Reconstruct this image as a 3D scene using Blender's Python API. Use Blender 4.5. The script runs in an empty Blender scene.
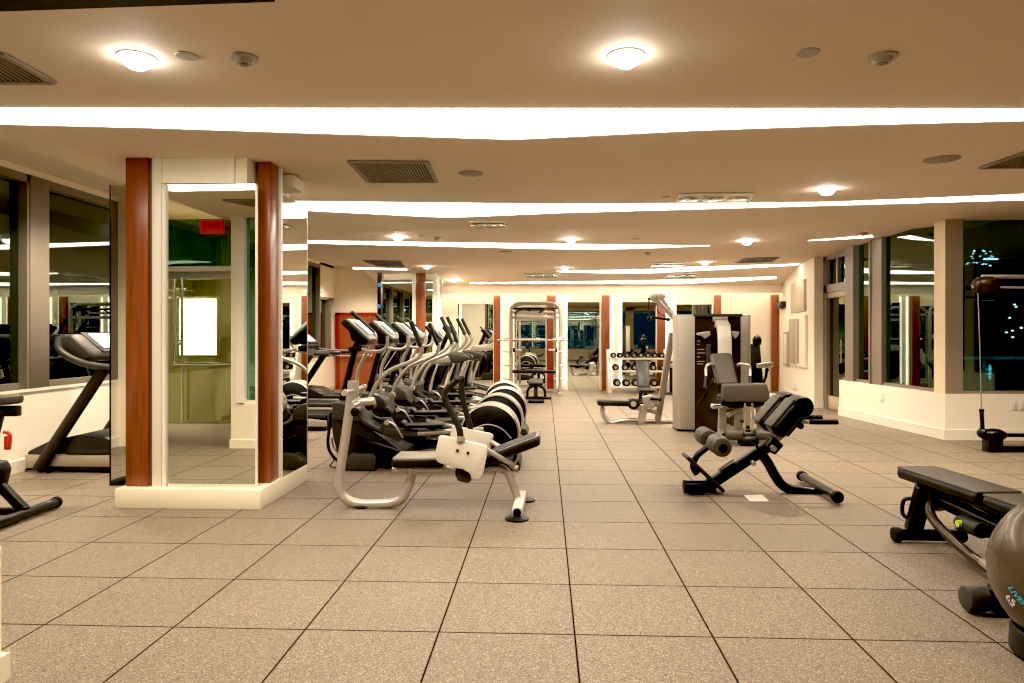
import bpy, bmesh, math, random
from mathutils import Vector, Matrix
random.seed(4)
R = math.radians
col = bpy.context.scene.collection
# ---------------------------------------------------------------- camera model (metres; Y = along the floor tiles)
H = 1.3415; FPX = 682.67; TH = 0.0424
cs, sn = math.cos(TH), math.sin(TH)
CX, CY = 516.0, 334.0
def ray(px, py):
    u = (px-CX)/FPX; v = (CY-py)/FPX
    return Vector((cs*u-sn, sn*u+cs, v))
CAM = Vector((0, 0, H))
def at(px, py, Y):
    d = ray(px, py); return CAM + d*(Y/d.y)
def fl(px, py, z=0.0):
    d = ray(px, py); return CAM + d*((z-H)/d.z)
def onl(p, q, px, py):            # vertical plane through the floor line p-q
    d = ray(px, py); n = Vector((-(q[1]-p[1]), q[0]-p[0]))
    t = (n.x*p[0]+n.y*p[1])/(n.x*d.x+n.y*d.y)
    return CAM + d*t
# ---------------------------------------------------------------- materials
def _mat(name):
    m = bpy.data.materials.new(name); m.use_nodes = True
    nt = m.node_tree; b = nt.nodes['Principled BSDF']
    return m, nt, b
def mat(name, colr, rough=0.5, metal=0.0, noise=0.0, nscale=40.0, bump=0.0, coat=0.0, spec=None):
    m, nt, b = _mat(name)
    b.inputs['Base Color'].default_value = (*colr, 1)
    b.inputs['Roughness'].default_value = rough
    b.inputs['Metallic'].default_value = metal
    if coat: b.inputs['Coat Weight'].default_value = coat; b.inputs['Coat Roughness'].default_value = 0.08
    if spec is not None: b.inputs['Specular IOR Level'].default_value = spec
    if noise or bump:
        tc = nt.nodes.new('ShaderNodeTexCoord'); n = nt.nodes.new('ShaderNodeTexNoise')
        n.inputs['Scale'].default_value = nscale; n.inputs['Detail'].default_value = 4
        nt.links.new(tc.outputs['Object'], n.inputs['Vector'])
        if noise:
            mx = nt.nodes.new('ShaderNodeMix'); mx.data_type = 'RGBA'
            mx.inputs['A'].default_value = (*[max(0, v*(1-noise)) for v in colr], 1)
            mx.inputs['B'].default_value = (*[min(1, v*(1+noise)) for v in colr], 1)
            nt.links.new(n.outputs['Fac'], mx.inputs['Factor']); nt.links.new(mx.outputs['Result'], b.inputs['Base Color'])
        if bump:
            bp = nt.nodes.new('ShaderNodeBump'); bp.inputs['Strength'].default_value = bump; bp.inputs['Distance'].default_value = 0.002
            nt.links.new(n.outputs['Fac'], bp.inputs['Height']); nt.links.new(bp.outputs['Normal'], b.inputs['Normal'])
    return m
def emit(name, colr, st):
    m, nt, b = _mat(name)
    b.inputs['Base Color'].default_value = (*colr, 1)
    b.inputs['Emission Color'].default_value = (*colr, 1); b.inputs['Emission Strength'].default_value = st
    return m
WARM = (1.0, 0.80, 0.58)
M = {}
M['ceil'] = mat('ceiling_paint', (0.84, 0.70, 0.545), 0.75, noise=0.02, nscale=3)
M['wall'] = mat('cream_paint', (0.92, 0.76, 0.52), 0.45, noise=0.02, nscale=5)
M['wall_gloss'] = mat('cream_gloss_paint', (0.95, 0.87, 0.73), 0.22, noise=0.02, nscale=5)
M['white_wall'] = mat('white_paint', (0.84, 0.75, 0.60), 0.6)
M['plinth'] = mat('plinth_paint', (0.90, 0.81, 0.64), 0.3)
M['trimw'] = mat('white_trim', (0.85, 0.79, 0.68), 0.35)
M['alu'] = mat('window_frame_metal', (0.24, 0.20, 0.16), 0.45, 0.35)
M['alu_l'] = mat('light_frame_metal', (0.42, 0.35, 0.26), 0.4, 0.5)
M['silver'] = mat('silver_paint', (0.50, 0.455, 0.39), 0.30, 0.45, coat=0.3)
M['silver_d'] = mat('silver_panel', (0.43, 0.385, 0.32), 0.35, 0.45)
M['white_p'] = mat('white_plastic', (0.68, 0.62, 0.53), 0.3)
M['chrome'] = mat('polished_chrome', (0.8, 0.78, 0.74), 0.12, 1.0)
M['steel'] = mat('brushed_steel', (0.6, 0.56, 0.5), 0.3, 0.9)
M['black'] = mat('black_plastic', (0.007, 0.0065, 0.006), 0.38, spec=0.3)
M['blackm'] = mat('black_metal', (0.006, 0.006, 0.0065), 0.28, 0.0, spec=0.35)
M['dark'] = mat('dark_grey_plastic', (0.020, 0.018, 0.016), 0.42, spec=0.3)
M['dgrey'] = mat('charcoal_plastic', (0.042, 0.038, 0.033), 0.42, spec=0.35)
M['rubber'] = mat('black_rubber', (0.010, 0.0095, 0.009), 0.75, spec=0.25, bump=0.2, nscale=200)
M['vinyl'] = mat('black_vinyl', (0.009, 0.008, 0.007), 0.42, spec=0.3, bump=0.15, nscale=300)
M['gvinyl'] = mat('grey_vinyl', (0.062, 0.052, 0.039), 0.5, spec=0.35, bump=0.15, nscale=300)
M['vinyl_sheen'] = mat('painted_vinyl_sheen', (0.27, 0.23, 0.18), 0.42, bump=0.1, nscale=300)  # light reflected off black pads, put into a paler colour
M['bronze'] = mat('bronze_paint', (0.045, 0.032, 0.02), 0.3, 0.5)
M['red'] = mat('red_plastic', (0.55, 0.02, 0.012), 0.35)
M['redd'] = mat('dark_red_paint', (0.25, 0.012, 0.01), 0.4)
M['blue'] = mat('blue_tape', (0.04, 0.25, 0.62), 0.6)
M['green'] = mat('lime_sticker', (0.45, 0.75, 0.03), 0.5)
M['beige'] = mat('beige_panel', (0.52, 0.42, 0.29), 0.4)
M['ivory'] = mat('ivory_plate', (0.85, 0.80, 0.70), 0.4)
M['grille'] = mat('vent_slat_paint', (0.30, 0.25, 0.19), 0.5)
M['dark_hole'] = mat('dark_recess', (0.02, 0.018, 0.015), 0.8)
M['cyan'] = mat('cyan_print', (0.02, 0.5, 0.7), 0.5)
M['wprint'] = mat('white_print', (0.85, 0.83, 0.8), 0.5)
M['bush'] = mat('bush_leaf', (0.05, 0.11, 0.025), 0.6)
M['rail'] = mat('teal_rail', (0.15, 0.45, 0.45), 0.4, 0.3)
M['nightwall'] = mat('night_facade', (0.02, 0.03, 0.04), 0.8)
M['lobby'] = mat('lobby_paint', (0.50, 0.45, 0.25), 0.6)
M['strip'] = emit('light_strip', (1.0, 0.88, 0.70), 3.4)
M['lamp'] = emit('lamp_lens', (1.0, 0.94, 0.84), 18.0)
M['lampsoft'] = emit('soft_lamp_lens', (1.0, 0.86, 0.66), 4.0)
M['cove'] = emit('cove_tube', (1.0, 0.86, 0.66), 3.0)
M['screen'] = emit('lit_panel', (1.0, 0.95, 0.85), 2.6)
M['display'] = emit('display_glass', (0.55, 0.58, 0.62), 0.28)
M['displ_d'] = mat('dark_display', (0.03, 0.035, 0.04), 0.1)
M['citylight'] = emit('city_light', (1.0, 0.85, 0.6), 7.0)
M['citycyan'] = emit('cyan_city_light', (0.8, 0.92, 1.0), 2.2)
M['detector'] = mat('detector_plastic', (0.46, 0.42, 0.35), 0.45)
M['glow'] = emit('lit_wall_glow', (1.0, 0.88, 0.70), 1.6)  # emission standing in for strongly lit white wall, no lamp
M['exit'] = emit('exit_red', (0.5, 0.03, 0.03), 0.12)

def glossmix(name, tint, refl, ior, base=0.0, rough=0.0):     # tinted window glass: see-through plus fresnel reflection
    m = bpy.data.materials.new(name); m.use_nodes = True; nt = m.node_tree; nt.nodes.clear()
    o = nt.nodes.new('ShaderNodeOutputMaterial'); t = nt.nodes.new('ShaderNodeBsdfTransparent')
    g = nt.nodes.new('ShaderNodeBsdfGlossy'); mx = nt.nodes.new('ShaderNodeMixShader'); fr = nt.nodes.new('ShaderNodeFresnel')
    mr = nt.nodes.new('ShaderNodeMapRange'); mr.inputs['To Min'].default_value = base; mr.inputs['To Max'].default_value = 1.0
    fr.inputs['IOR'].default_value = ior; t.inputs['Color'].default_value = (*tint, 1)
    g.inputs['Color'].default_value = (*refl, 1); g.inputs['Roughness'].default_value = rough
    L = nt.links; L.new(fr.outputs[0], mr.inputs['Value']); L.new(mr.outputs[0], mx.inputs[0])
    L.new(t.outputs[0], mx.inputs[1]); L.new(g.outputs[0], mx.inputs[2]); L.new(mx.outputs[0], o.inputs[0])
    return m
M['glass'] = glossmix('night_window_glass', (0.36, 0.56, 0.56), (0.66, 0.86, 0.74), 1.65, 0.13)
M['doorglass'] = glossmix('door_glass', (0.62, 0.66, 0.50), (0.8, 0.8, 0.65), 1.5, 0.12)
M['mirror'] = mat('mirror_glass', (0.80, 0.83, 0.76), 0.0, 1.0)

def wood(name, a, b_, scale=1.0, rough=0.35):
    m, nt, b = _mat(name); L = nt.links
    tc = nt.nodes.new('ShaderNodeTexCoord'); mp = nt.nodes.new('ShaderNodeMapping'); mp.inputs['Scale'].default_value = (38*scale, 38*scale, 1.3*scale)
    n = nt.nodes.new('ShaderNodeTexNoise'); n.inputs['Scale'].default_value = 1.6; n.inputs['Detail'].default_value = 6; n.inputs['Distortion'].default_value = 0.4
    cr = nt.nodes.new('ShaderNodeValToRGB'); cr.color_ramp.elements[0].color = (*a, 1); cr.color_ramp.elements[1].color = (*b_, 1)
    cr.color_ramp.elements[0].position = 0.3; cr.color_ramp.elements[1].position = 0.7
    L.new(tc.outputs['Object'], mp.inputs['Vector']); L.new(mp.outputs[0], n.inputs['Vector']); L.new(n.outputs['Fac'], cr.inputs[0]); L.new(cr.outputs[0], b.inputs['Base Color'])
    b.inputs['Roughness'].default_value = rough; b.inputs['Coat Weight'].default_value = 0.25; b.inputs['Coat Roughness'].default_value = 0.2
    return m
M['wood'] = wood('cherry_veneer', (0.17, 0.036, 0.010), (0.30, 0.072, 0.020))
M['doorwood'] = wood('red_door_veneer', (0.24, 0.050, 0.018), (0.34, 0.085, 0.03), 0.6)

def floor_mat():
    m, nt, b = _mat('speckled_rubber_tiles'); L = nt.links; N = nt.nodes
    tc = N.new('ShaderNodeTexCoord'); sep = N.new('ShaderNodeSeparateXYZ'); L.new(tc.outputs['Object'], sep.inputs[0])
    def math_(op, a, bb=None, c=None):
        n = N.new('ShaderNodeMath'); n.operation = op
        for i, v in enumerate((a, bb, c)):
            if v is None: continue
            if isinstance(v, (int, float)): n.inputs[i].default_value = v
            else: L.new(v, n.inputs[i])
        return n.outputs[0]
    T = 0.61
    def edge(axis, off):
        x = math_('DIVIDE', math_('SUBTRACT', sep.outputs[axis], off), T)
        fr = math_('ABSOLUTE', math_('SUBTRACT', math_('FRACT', x), 0.5))      # 0.5 at the joint
        return math_('MULTIPLY', math_('SUBTRACT', 0.5, fr), T), math_('FLOOR', x)
    ex, ix = edge('X', 0.133); ey, iy = edge('Y', 3.055)
    e = math_('MINIMUM', ex, ey)
    j = N.new('ShaderNodeMapRange'); j.interpolation_type = 'SMOOTHSTEP'
    j.inputs['From Min'].default_value = 0.0015; j.inputs['From Max'].default_value = 0.0075; L.new(e, j.inputs['Value'])
    # speckle
    v = N.new('ShaderNodeTexVoronoi'); v.inputs['Scale'].default_value = 225; L.new(tc.outputs['Object'], v.inputs['Vector'])
    vs = N.new('ShaderNodeSeparateColor'); L.new(v.outputs['Color'], vs.inputs[0])
    cr = N.new('ShaderNodeValToRGB'); cr.color_ramp.interpolation = 'CONSTANT'
    el = cr.color_ramp.elements; el[0].position = 0; el[0].color = (0.070, 0.050, 0.034, 1)
    for p, c in ((0.12, (0.150, 0.116, 0.084)), (0.5, (0.190, 0.149, 0.110)), (0.78, (0.25, 0.20, 0.152)), (0.93, (0.38, 0.32, 0.25))):
        q = el.new(p); q.color = (*c, 1)
    el[-1].color = (0.38, 0.32, 0.25, 1)
    L.new(vs.outputs[0], cr.inputs[0])
    n = N.new('ShaderNodeTexNoise'); n.inputs['Scale'].default_value = 1.1; n.inputs['Detail'].default_value = 3; L.new(tc.outputs['Object'], n.inputs['Vector'])
    # each tile has its own tone
    cmb = N.new('ShaderNodeCombineXYZ'); L.new(ix, cmb.inputs[0]); L.new(iy, cmb.inputs[1])
    wn = N.new('ShaderNodeTexWhiteNoise'); L.new(cmb.outputs[0], wn.inputs['Vector'])
    tone = math_('ADD', math_('MULTIPLY', wn.outputs['Value'], 0.10), math_('ADD', math_('MULTIPLY', n.outputs['Fac'], 0.22), 0.84))
    mul = N.new('ShaderNodeVectorMath'); mul.operation = 'SCALE'; L.new(cr.outputs[0], mul.inputs[0]); L.new(tone, mul.inputs['Scale'])
    mx = N.new('ShaderNodeMix'); mx.data_type = 'RGBA'; mx.inputs['A'].default_value = (0.012, 0.007, 0.004, 1)
    L.new(j.outputs[0], mx.inputs['Factor']); L.new(mul.outputs[0], mx.inputs['B']); L.new(mx.outputs['Result'], b.inputs['Base Color'])
    n2 = N.new('ShaderNodeTexNoise'); n2.inputs['Scale'].default_value = 260; L.new(tc.outputs['Object'], n2.inputs['Vector'])
    h = math_('ADD', math_('MULTIPLY', n2.outputs['Fac'], 0.25), j.outputs[0])
    bp = N.new('ShaderNodeBump'); bp.inputs['Strength'].default_value = 0.5; bp.inputs['Distance'].default_value = 0.003
    L.new(h, bp.inputs['Height']); L.new(bp.outputs['Normal'], b.inputs['Normal'])
    b.inputs['Roughness'].default_value = 0.5; L.new(math_('MULTIPLY', j.outputs[0], 0.35), b.inputs['Specular IOR Level'])
    return m
M['floor'] = floor_mat()

# ---------------------------------------------------------------- mesh builder
class MB:
    def __init__(s, off=(0, 0, 0)):
        s.bm = bmesh.new(); s.off = Vector(off)
    def _merge(s, t, mtx=None):
        if mtx is not None: bmesh.ops.transform(t, matrix=mtx, verts=t.verts)
        me = bpy.data.meshes.new('tmp'); t.to_mesh(me); t.free(); s.bm.from_mesh(me); bpy.data.meshes.remove(me); return s
    def box(s, c, size, rot=None, bev=0.0, seg=2):
        t = bmesh.new(); bmesh.ops.create_cube(t, size=1.0); bmesh.ops.scale(t, vec=size, verts=t.verts)
        if bev: bmesh.ops.bevel(t, geom=list(t.edges), offset=min(bev, min(size)*0.49), segments=seg, profile=0.5, affect='EDGES')
        m = Matrix.Translation(Vector(c))
        if rot is not None: m = m @ (rot if isinstance(rot, Matrix) else Matrix.Rotation(rot, 4, 'Z'))
        return s._merge(t, m)
    def bb(s, x0, x1, y0, y1, z0, z1, bev=0.0):
        return s.box(((x0+x1)/2, (y0+y1)/2, (z0+z1)/2), (abs(x1-x0), abs(y1-y0), abs(z1-z0)), bev=bev)
    def slab(s, p, q, w, th, bev=0.02, seg=3, side=(0, 1, 0), shift=0.0):   # padded slab from p to q, width along side
        p, q = Vector(p), Vector(q); X = (q-p).normalized(); Y = Vector(side); Y = (Y-X*Y.dot(X)).normalized(); Z = X.cross(Y)
        m = Matrix((X, Y, Z)).transposed().to_4x4(); m.translation = (p+q)/2 + Z*shift
        t = bmesh.new(); bmesh.ops.create_cube(t, size=1.0); sz = ((q-p).length, w, th); bmesh.ops.scale(t, vec=sz, verts=t.verts)
        if bev: bmesh.ops.bevel(t, geom=list(t.edges), offset=min(bev, min(sz)*0.49), segments=seg, profile=0.5, affect='EDGES')
        return s._merge(t, m)
    def cyl(s, p, q, r, r2=None, n=20, bev=0.0):
        p, q = Vector(p), Vector(q); d = q-p; t = bmesh.new()
        bmesh.ops.create_cone(t, cap_ends=True, segments=n, radius1=r, radius2=r if r2 is None else r2, depth=d.length)
        if bev:
            es = [e for e in t.edges if abs(e.verts[0].co.z-e.verts[1].co.z) < 1e-6]
            bmesh.ops.bevel(t, geom=es, offset=bev, segments=2, profile=0.5, affect='EDGES')
        m = d.to_track_quat('Z', 'Y').to_matrix().to_4x4(); m.translation = (p+q)/2
        return s._merge(t, m)
    def ell(s, c, r, n=20, rot=None):
        t = bmesh.new(); bmesh.ops.create_uvsphere(t, u_segments=n, v_segments=max(6, n//2), radius=1.0)
        bmesh.ops.scale(t, vec=r if hasattr(r, '__len__') else (r, r, r), verts=t.verts)
        m = Matrix.Translation(Vector(c))
        if rot is not None: m = m @ rot
        return s._merge(t, m)
    def prism(s, pts, y0, y1, bev=0.0, axis='y', seg=2):       # outline in xz pushed along y  (axis 'z': outline in xy)
        t = bmesh.new()
        if axis == 'y': vs = [t.verts.new((p[0], y0, p[1])) for p in pts]; d = Vector((0, y1-y0, 0))
        elif axis == 'x': vs = [t.verts.new((y0, p[0], p[1])) for p in pts]; d = Vector((y1-y0, 0, 0))
        else: vs = [t.verts.new((p[0], p[1], y0)) for p in pts]; d = Vector((0, 0, y1-y0))
        f = t.faces.new(vs); r = bmesh.ops.extrude_face_region(t, geom=[f])
        bmesh.ops.translate(t, vec=d, verts=[g for g in r['geom'] if isinstance(g, bmesh.types.BMVert)])
        bmesh.ops.recalc_face_normals(t, faces=t.faces)
        if bev: bmesh.ops.bevel(t, geom=list(t.edges), offset=bev, segments=seg, profile=0.5, affect='EDGES')
        return s._merge(t)
    def tube(s, pts, r, n=12, smooth=True, sub=6, ends=None, flat=None, closed=False):
        P = [Vector(p) for p in pts]
        if smooth and len(P) > 2:
            Q = []; L = len(P)
            rng = range(L if closed else L-1)
            for i in rng:
                if closed: a, b, c, d = P[(i-1) % L], P[i], P[(i+1) % L], P[(i+2) % L]
                else: a, b, c, d = P[max(i-1, 0)], P[i], P[i+1], P[min(i+2, L-1)]
                for k in range(sub):
                    u = k/sub
                    Q.append(0.5*((2*b)+(c-a)*u+(2*a-5*b+4*c-d)*u*u+(3*b-a-3*c+d)*u*u*u))
            if not closed: Q.append(P[-1])
            P = Q
        rr = r if callable(r) else (lambda u: r)
        t = bmesh.new(); rings = []; N = len(P); up = None
        for i, p in enumerate(P):
            if closed: T = (P[(i+1) % N]-P[i-1]).normalized()
            else: T = (P[min(i+1, N-1)]-P[max(i-1, 0)]).normalized()
            if up is None: up = Vector((0, 1, 0)) if abs(T.y) < 0.9 else Vector((0, 0, 1))
            up = (up-T*up.dot(T)).normalized(); sd = T.cross(up)
            rad = rr(i/(N-1)); fa = flat or 1.0
            rings.append([t.verts.new(p+up*math.cos(2*math.pi*k/n)*rad*fa+sd*math.sin(2*math.pi*k/n)*rad) for k in range(n)])
        for i in range(N if closed else N-1):
            A, B = rings[i], rings[(i+1) % N]
            for k in range(n): t.faces.new((A[k], A[(k+1) % n], B[(k+1) % n], B[k]))
        if not closed: t.faces.new(rings[0][::-1]); t.faces.new(rings[-1])
        bmesh.ops.recalc_face_normals(t, faces=t.faces)
        return s._merge(t)
    def lathe(s, prof, c=(0, 0, 0), n=28, axis=(0, 0, 1)):
        t = bmesh.new(); rings = []
        for r, z in prof: rings.append([t.verts.new((r*math.cos(2*math.pi*k/n), r*math.sin(2*math.pi*k/n), z)) for k in range(n)])
        for A, B in zip(rings, rings[1:]):
            for k in range(n): t.faces.new((A[k], A[(k+1) % n], B[(k+1) % n], B[k]))
        t.faces.new(rings[0][::-1]); t.faces.new(rings[-1]); bmesh.ops.remove_doubles(t, verts=t.verts, dist=1e-5)
        bmesh.ops.recalc_face_normals(t, faces=t.faces)
        m = Vector(axis).to_track_quat('Z', 'Y').to_matrix().to_4x4(); m.translation = Vector(c)
        return s._merge(t, m)
    def quad(s, pts):
        t = bmesh.new(); t.faces.new([t.verts.new(p) for p in pts]); return s._merge(t)
    def poly(s, top, dz):        # flat polygon of world points with thickness dz
        t = bmesh.new(); vs = [t.verts.new(p) for p in top]; f = t.faces.new(vs)
        r = bmesh.ops.extrude_face_region(t, geom=[f]); bmesh.ops.translate(t, vec=(0, 0, dz), verts=[g for g in r['geom'] if isinstance(g, bmesh.types.BMVert)])
        bmesh.ops.recalc_face_normals(t, faces=t.faces); return s._merge(t)
    def build(s, name, m, parent=None, ang=38):
        me = bpy.data.meshes.new(name)
        bmesh.ops.translate(s.bm, vec=-s.off, verts=s.bm.verts)
        s.bm.to_mesh(me); s.bm.free()
        me.shade_smooth(); me.set_sharp_from_angle(angle=R(ang))
        me.materials.append(m if not isinstance(m, str) else M[m])
        o = bpy.data.objects.new(name, me); col.objects.link(o)
        if parent is not None: o.parent = parent
        return o
def tag(o, label=None, cat=None, group=None, kind=None):
    for k, v in (('label', label), ('category', cat), ('group', group), ('kind', kind)):
        if v: o[k] = v
    return o
def thing(name, label, cat, loc=(0, 0, 0), rz=0, group=None):
    o = bpy.data.objects.new(name, None); o.empty_display_size = 0.1; col.objects.link(o)
    o.location = loc; o.rotation_euler = (0, 0, rz); return tag(o, label, cat, group)
def single(mb, name, m, label, cat, loc=None, group=None):   # a thing that is one mesh, origin at loc
    if loc is not None: mb.off = Vector(loc)
    o = mb.build(name, m)
    if loc is not None: o.location = loc
    return tag(o, label, cat, group)
def struct(mb, name, m, parent=None):
    o = mb.build(name, m, parent)
    if parent is None: o['kind'] = 'structure'
    return o
def copy_tree(o, parent=None):
    c = o.copy(); col.objects.link(c)
    if parent is not None: c.parent = parent
    for ch in [x for x in bpy.data.objects if x.parent == o]: copy_tree(ch, c)
    return c
def dup(o, loc, label=None, group=None, rz=None):
    c = copy_tree(o); c.location = loc
    if rz is not None: c.rotation_euler = (0, 0, rz)
    if label: c['label'] = label
    if group: c['group'] = group
    return c
def text_mesh(name, body, size, m, parent, mtx, ext=0.001, shear=0.0, bold=False, align='CENTER'):
    cu = bpy.data.curves.new(name, 'FONT'); cu.body = body; cu.size = size; cu.extrude = ext; cu.shear = shear
    cu.align_x = align; cu.align_y = 'CENTER'
    if bold: cu.offset = size*0.02
    o = bpy.data.objects.new(name, cu); col.objects.link(o); bpy.context.view_layer.update()
    dg = bpy.context.evaluated_depsgraph_get(); me = bpy.data.meshes.new_from_object(o.evaluated_get(dg))
    bpy.data.objects.remove(o); me.name = name; me.materials.clear(); me.materials.append(M[m])
    o = bpy.data.objects.new(name, me); col.objects.link(o)
    if parent is not None: o.parent = parent
    me.transform(mtx); return o
# ================================================================ THE ROOM
struct(MB().bb(-8.5, 9.5, -3.2, 17.2, -0.10, 0.0), 'floor', 'floor')
CP = [(-3.2, 2.72), (6.0, 2.72), (7.5, 2.77), (8.6, 2.81), (9.3, 2.765), (9.7, 2.80), (11.5, 2.74), (14.2, 2.72), (15.9, 2.46)]
def zc(Y):
    for (a, za), (b, zb) in zip(CP, CP[1:]):
        if Y <= b: return za+(zb-za)*(Y-a)/(b-a)
    return CP[-1][1]
def cl(px, py):                      # where a sight line meets the ceiling
    d = ray(px, py); lo, hi = 0.5, 40.0
    for _ in range(60):
        m = (lo+hi)/2; p = CAM+d*m
        if p.z < zc(p.y): lo = m
        else: hi = m
    return CAM+d*lo
def ceiling_mesh():
    b = MB()
    rows = CP
    def sheet(x0, x1, ya, yb):
        ys = sorted(set([ya, yb]+[y for y, z in CP if ya < y < yb])); out = [(y, zc(y)) for y in ys]
        out = out+[(yb, 3.15), (ya, 3.15)]
        b.prism(out, x0, x1, axis='x')
    sheet(-3.85, 8.4, -3.2, 8.93); sheet(-3.85, 5.75, 8.93, 15.9)
    return b
struct(ceiling_mesh(), 'ceiling', 'ceil')
struct(MB().bb(-5.4, -3.85, -3.2, 16.5, 2.98, 3.15), 'ceiling_soffit', 'ceil')
struct(MB().bb(-3.85, 5.75, 15.86, 15.94, 2.29, 2.50).bb(-3.85, 5.75, 15.9, 16.5, 2.44, 3.15), 'ceiling_fascia', 'ceil')
YF = 16.35
struct(MB().bb(-5.4, 6.0, YF, YF+0.15, 0, 3.15), 'wall_back', 'white_wall')
# left wall: knee wall, windows above, solid end bay
struct(MB().bb(-5.35, -5.1, 2.3, YF, 0, 0.80).bb(-5.35, -5.1, 15.3, YF, 2.2, 3.1).bb(-5.35, -5.1, 2.3, YF, 2.92, 3.1).bb(-5.35, -5.09, 2.3, YF, 0.77, 0.80), 'wall_left', 'wall_gloss')
struct(MB().bb(-5.1, -5.085, 2.4, YF, 0, 0.12), 'baseboard_left', 'trimw')
ml = [2.5, 4.75, 6.55, 8.6, 10.6, 12.6, 14.2, 15.3]
for i, (a, b_) in enumerate(zip(ml, ml[1:])):
    w = struct(MB().bb(-5.22, -5.09, a, a+0.26, 0.80, 2.92, 0.004).bb(-5.24, -5.14, a, b_, 0.80, 0.86).bb(-5.24, -5.10, a, b_, 2.84, 2.92).bb(-5.22, -5.10, b_-0.03, b_+0.02, 0.8, 2.92), 'window_%d' % (i+1), 'alu')
    MB().bb(-5.20, -5.19, a+0.26, b_, 0.86, 2.84).build('pane', 'glass', w)
w = struct(MB().bb(-5.24, -5.10, 15.95, 16.10, 0.8, 2.2).bb(-5.24, -5.10, 15.3, 16.3, 2.14, 2.2), 'window_8', 'alu')
MB().bb(-5.20, -5.19, 15.3, 16.3, 0.8, 2.14).build('pane', 'glass', w)
# right side: angled knee wall, door recess, cream wall
A0, A1 = (5.06, 8.86), (4.86, 11.5)
ZS = 0.585
def rwall(b, p, q, th, z0, z1):      # wall with its inner face on the line p-q, thickness to the +X side
    n = Vector((q[1]-p[1], -(q[0]-p[0]))).normalized()*th
    b.prism([p, q, (q[0]+n.x, q[1]+n.y), (p[0]+n.x, p[1]+n.y)], z0, z1, axis='z'); return b
struct(rwall(MB(), A0, A1, 0.22, 0, ZS).bb(5.06, 8.4, 8.86, 9.06, 0, ZS), 'wall_right', 'wall_gloss')
b = rwall(MB(), (5.045, 8.845), (4.845, 11.515), 0.03, 0, 0.13); b.bb(5.04, 8.4, 8.845, 8.87, 0, 0.13)
struct(b, 'baseboard_right', 'trimw')
def lerp(a, b, t): return (a[0]+(b[0]-a[0])*t, a[1]+(b[1]-a[1])*t)
def tl(px):                         # parameter on the angled wall under an image column
    p = onl(A0, A1, px, 400); return (p.y-A0[1])/(A1[1]-A0[1])
TOP = 2.86
def seg(b, ta, tb, th, z0, z1, sh=0.0):
    p, q = lerp(A0, A1, ta), lerp(A0, A1, tb); return rwall(b, (p[0]+sh, p[1]), (q[0]+sh, q[1]), th, z0, z1)
struct(seg(MB(), 0, tl(934), 0.2, ZS, TOP), 'column_cream', 'wall')
w = struct(seg(seg(seg(MB(), tl(934), 1, 0.10, ZS, ZS+0.04, 0.05), tl(880), tl(870), 0.12, ZS, TOP, 0.02), tl(934), 1, 0.1, 2.80, TOP, 0.12), 'window_9', 'alu')
seg(MB(), tl(934), tl(880), 0.01, ZS+0.04, TOP, 0.09).build('pane', 'glass', w)
w = struct(seg(seg(MB(), tl(870), tl(868.5), 0.12, ZS, TOP, 0.0), tl(853), tl(845), 0.14, ZS, TOP, 0.0), 'window_10', 'alu')
seg(MB(), tl(869), tl(853), 0.01, ZS+0.04, TOP, 0.09).build('pane', 'glass', w)
xa, xb = at(945, 400, 8.86).x, at(963, 400, 8.86).x
w = struct(MB().bb(5.06, xb, 8.86, 8.98, ZS, TOP).bb(xb, 8.4, 8.90, 8.98, ZS, ZS+0.035).bb(6.8, 6.9, 8.88, 8.98, ZS, TOP).bb(xb, 8.4, 8.93, 8.98, 2.80, TOP), 'window_11', 'alu_l')
MB().bb(xb, 8.35, 8.94, 8.95, ZS+0.035, 2.85).build('pane', 'glass', w)
# door in the recess
B0 = (5.05, 12.6); B1 = (4.88, 12.6); B2 = (5.50, YF)
struct(MB().prism([B1, B2, (5.9, YF), (5.9, 12.6)], 0, 2.9, axis='z'), 'wall_right_rear', 'white_wall')
nrm = Vector((-(B2[1]-B1[1]), B2[0]-B1[0], 0)).normalized()
b = MB(); off = nrm*0.012; b.prism([(B1[0]+off.x, B1[1]-0.012), (B2[0]+off.x, B2[1]), B2, (5.05, 12.6), (5.05, 12.588)], 0, 0.13, axis='z')
struct(b, 'baseboard_right_rear', 'trimw')
d = struct(MB().bb(5.04, 5.16, 12.46, 12.6, 0, 2.9).bb(5.04, 5.16, 11.5, 12.6, 2.08, 2.22).bb(5.04, 5.16, 11.5, 12.6, 2.66, 2.9).bb(5.04, 5.16, 11.42, 11.52, 0, 2.9).bb(5.04, 5.14, 12.0, 12.05, 2.2, 2.7), 'door_1', 'alu')
MB().bb(5.10, 5.11, 11.5, 12.46, 0.22, 2.08).build('door_glass', 'doorglass', d)
MB().bb(5.10, 5.11, 11.5, 12.46, 2.22, 2.66).build('transom_glass', 'glass', d)
MB().bb(5.07, 5.13, 11.5, 12.46, 0.01, 0.24, 0.004).bb(5.06, 5.13, 11.5, 12.46, 1.98, 2.08, 0.004).build('door_rail', 'beige', d)
MB().tube([(5.0, 11.75, 0.85), (5.0, 11.75, 1.25)], 0.012, smooth=False).cyl((5.0, 11.75, 0.9), (5.07, 11.75, 0.9), 0.008).cyl((5.0, 11.75, 1.2), (5.07, 11.75, 1.2), 0.008).build('pull_handle', 'chrome', d)
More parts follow.
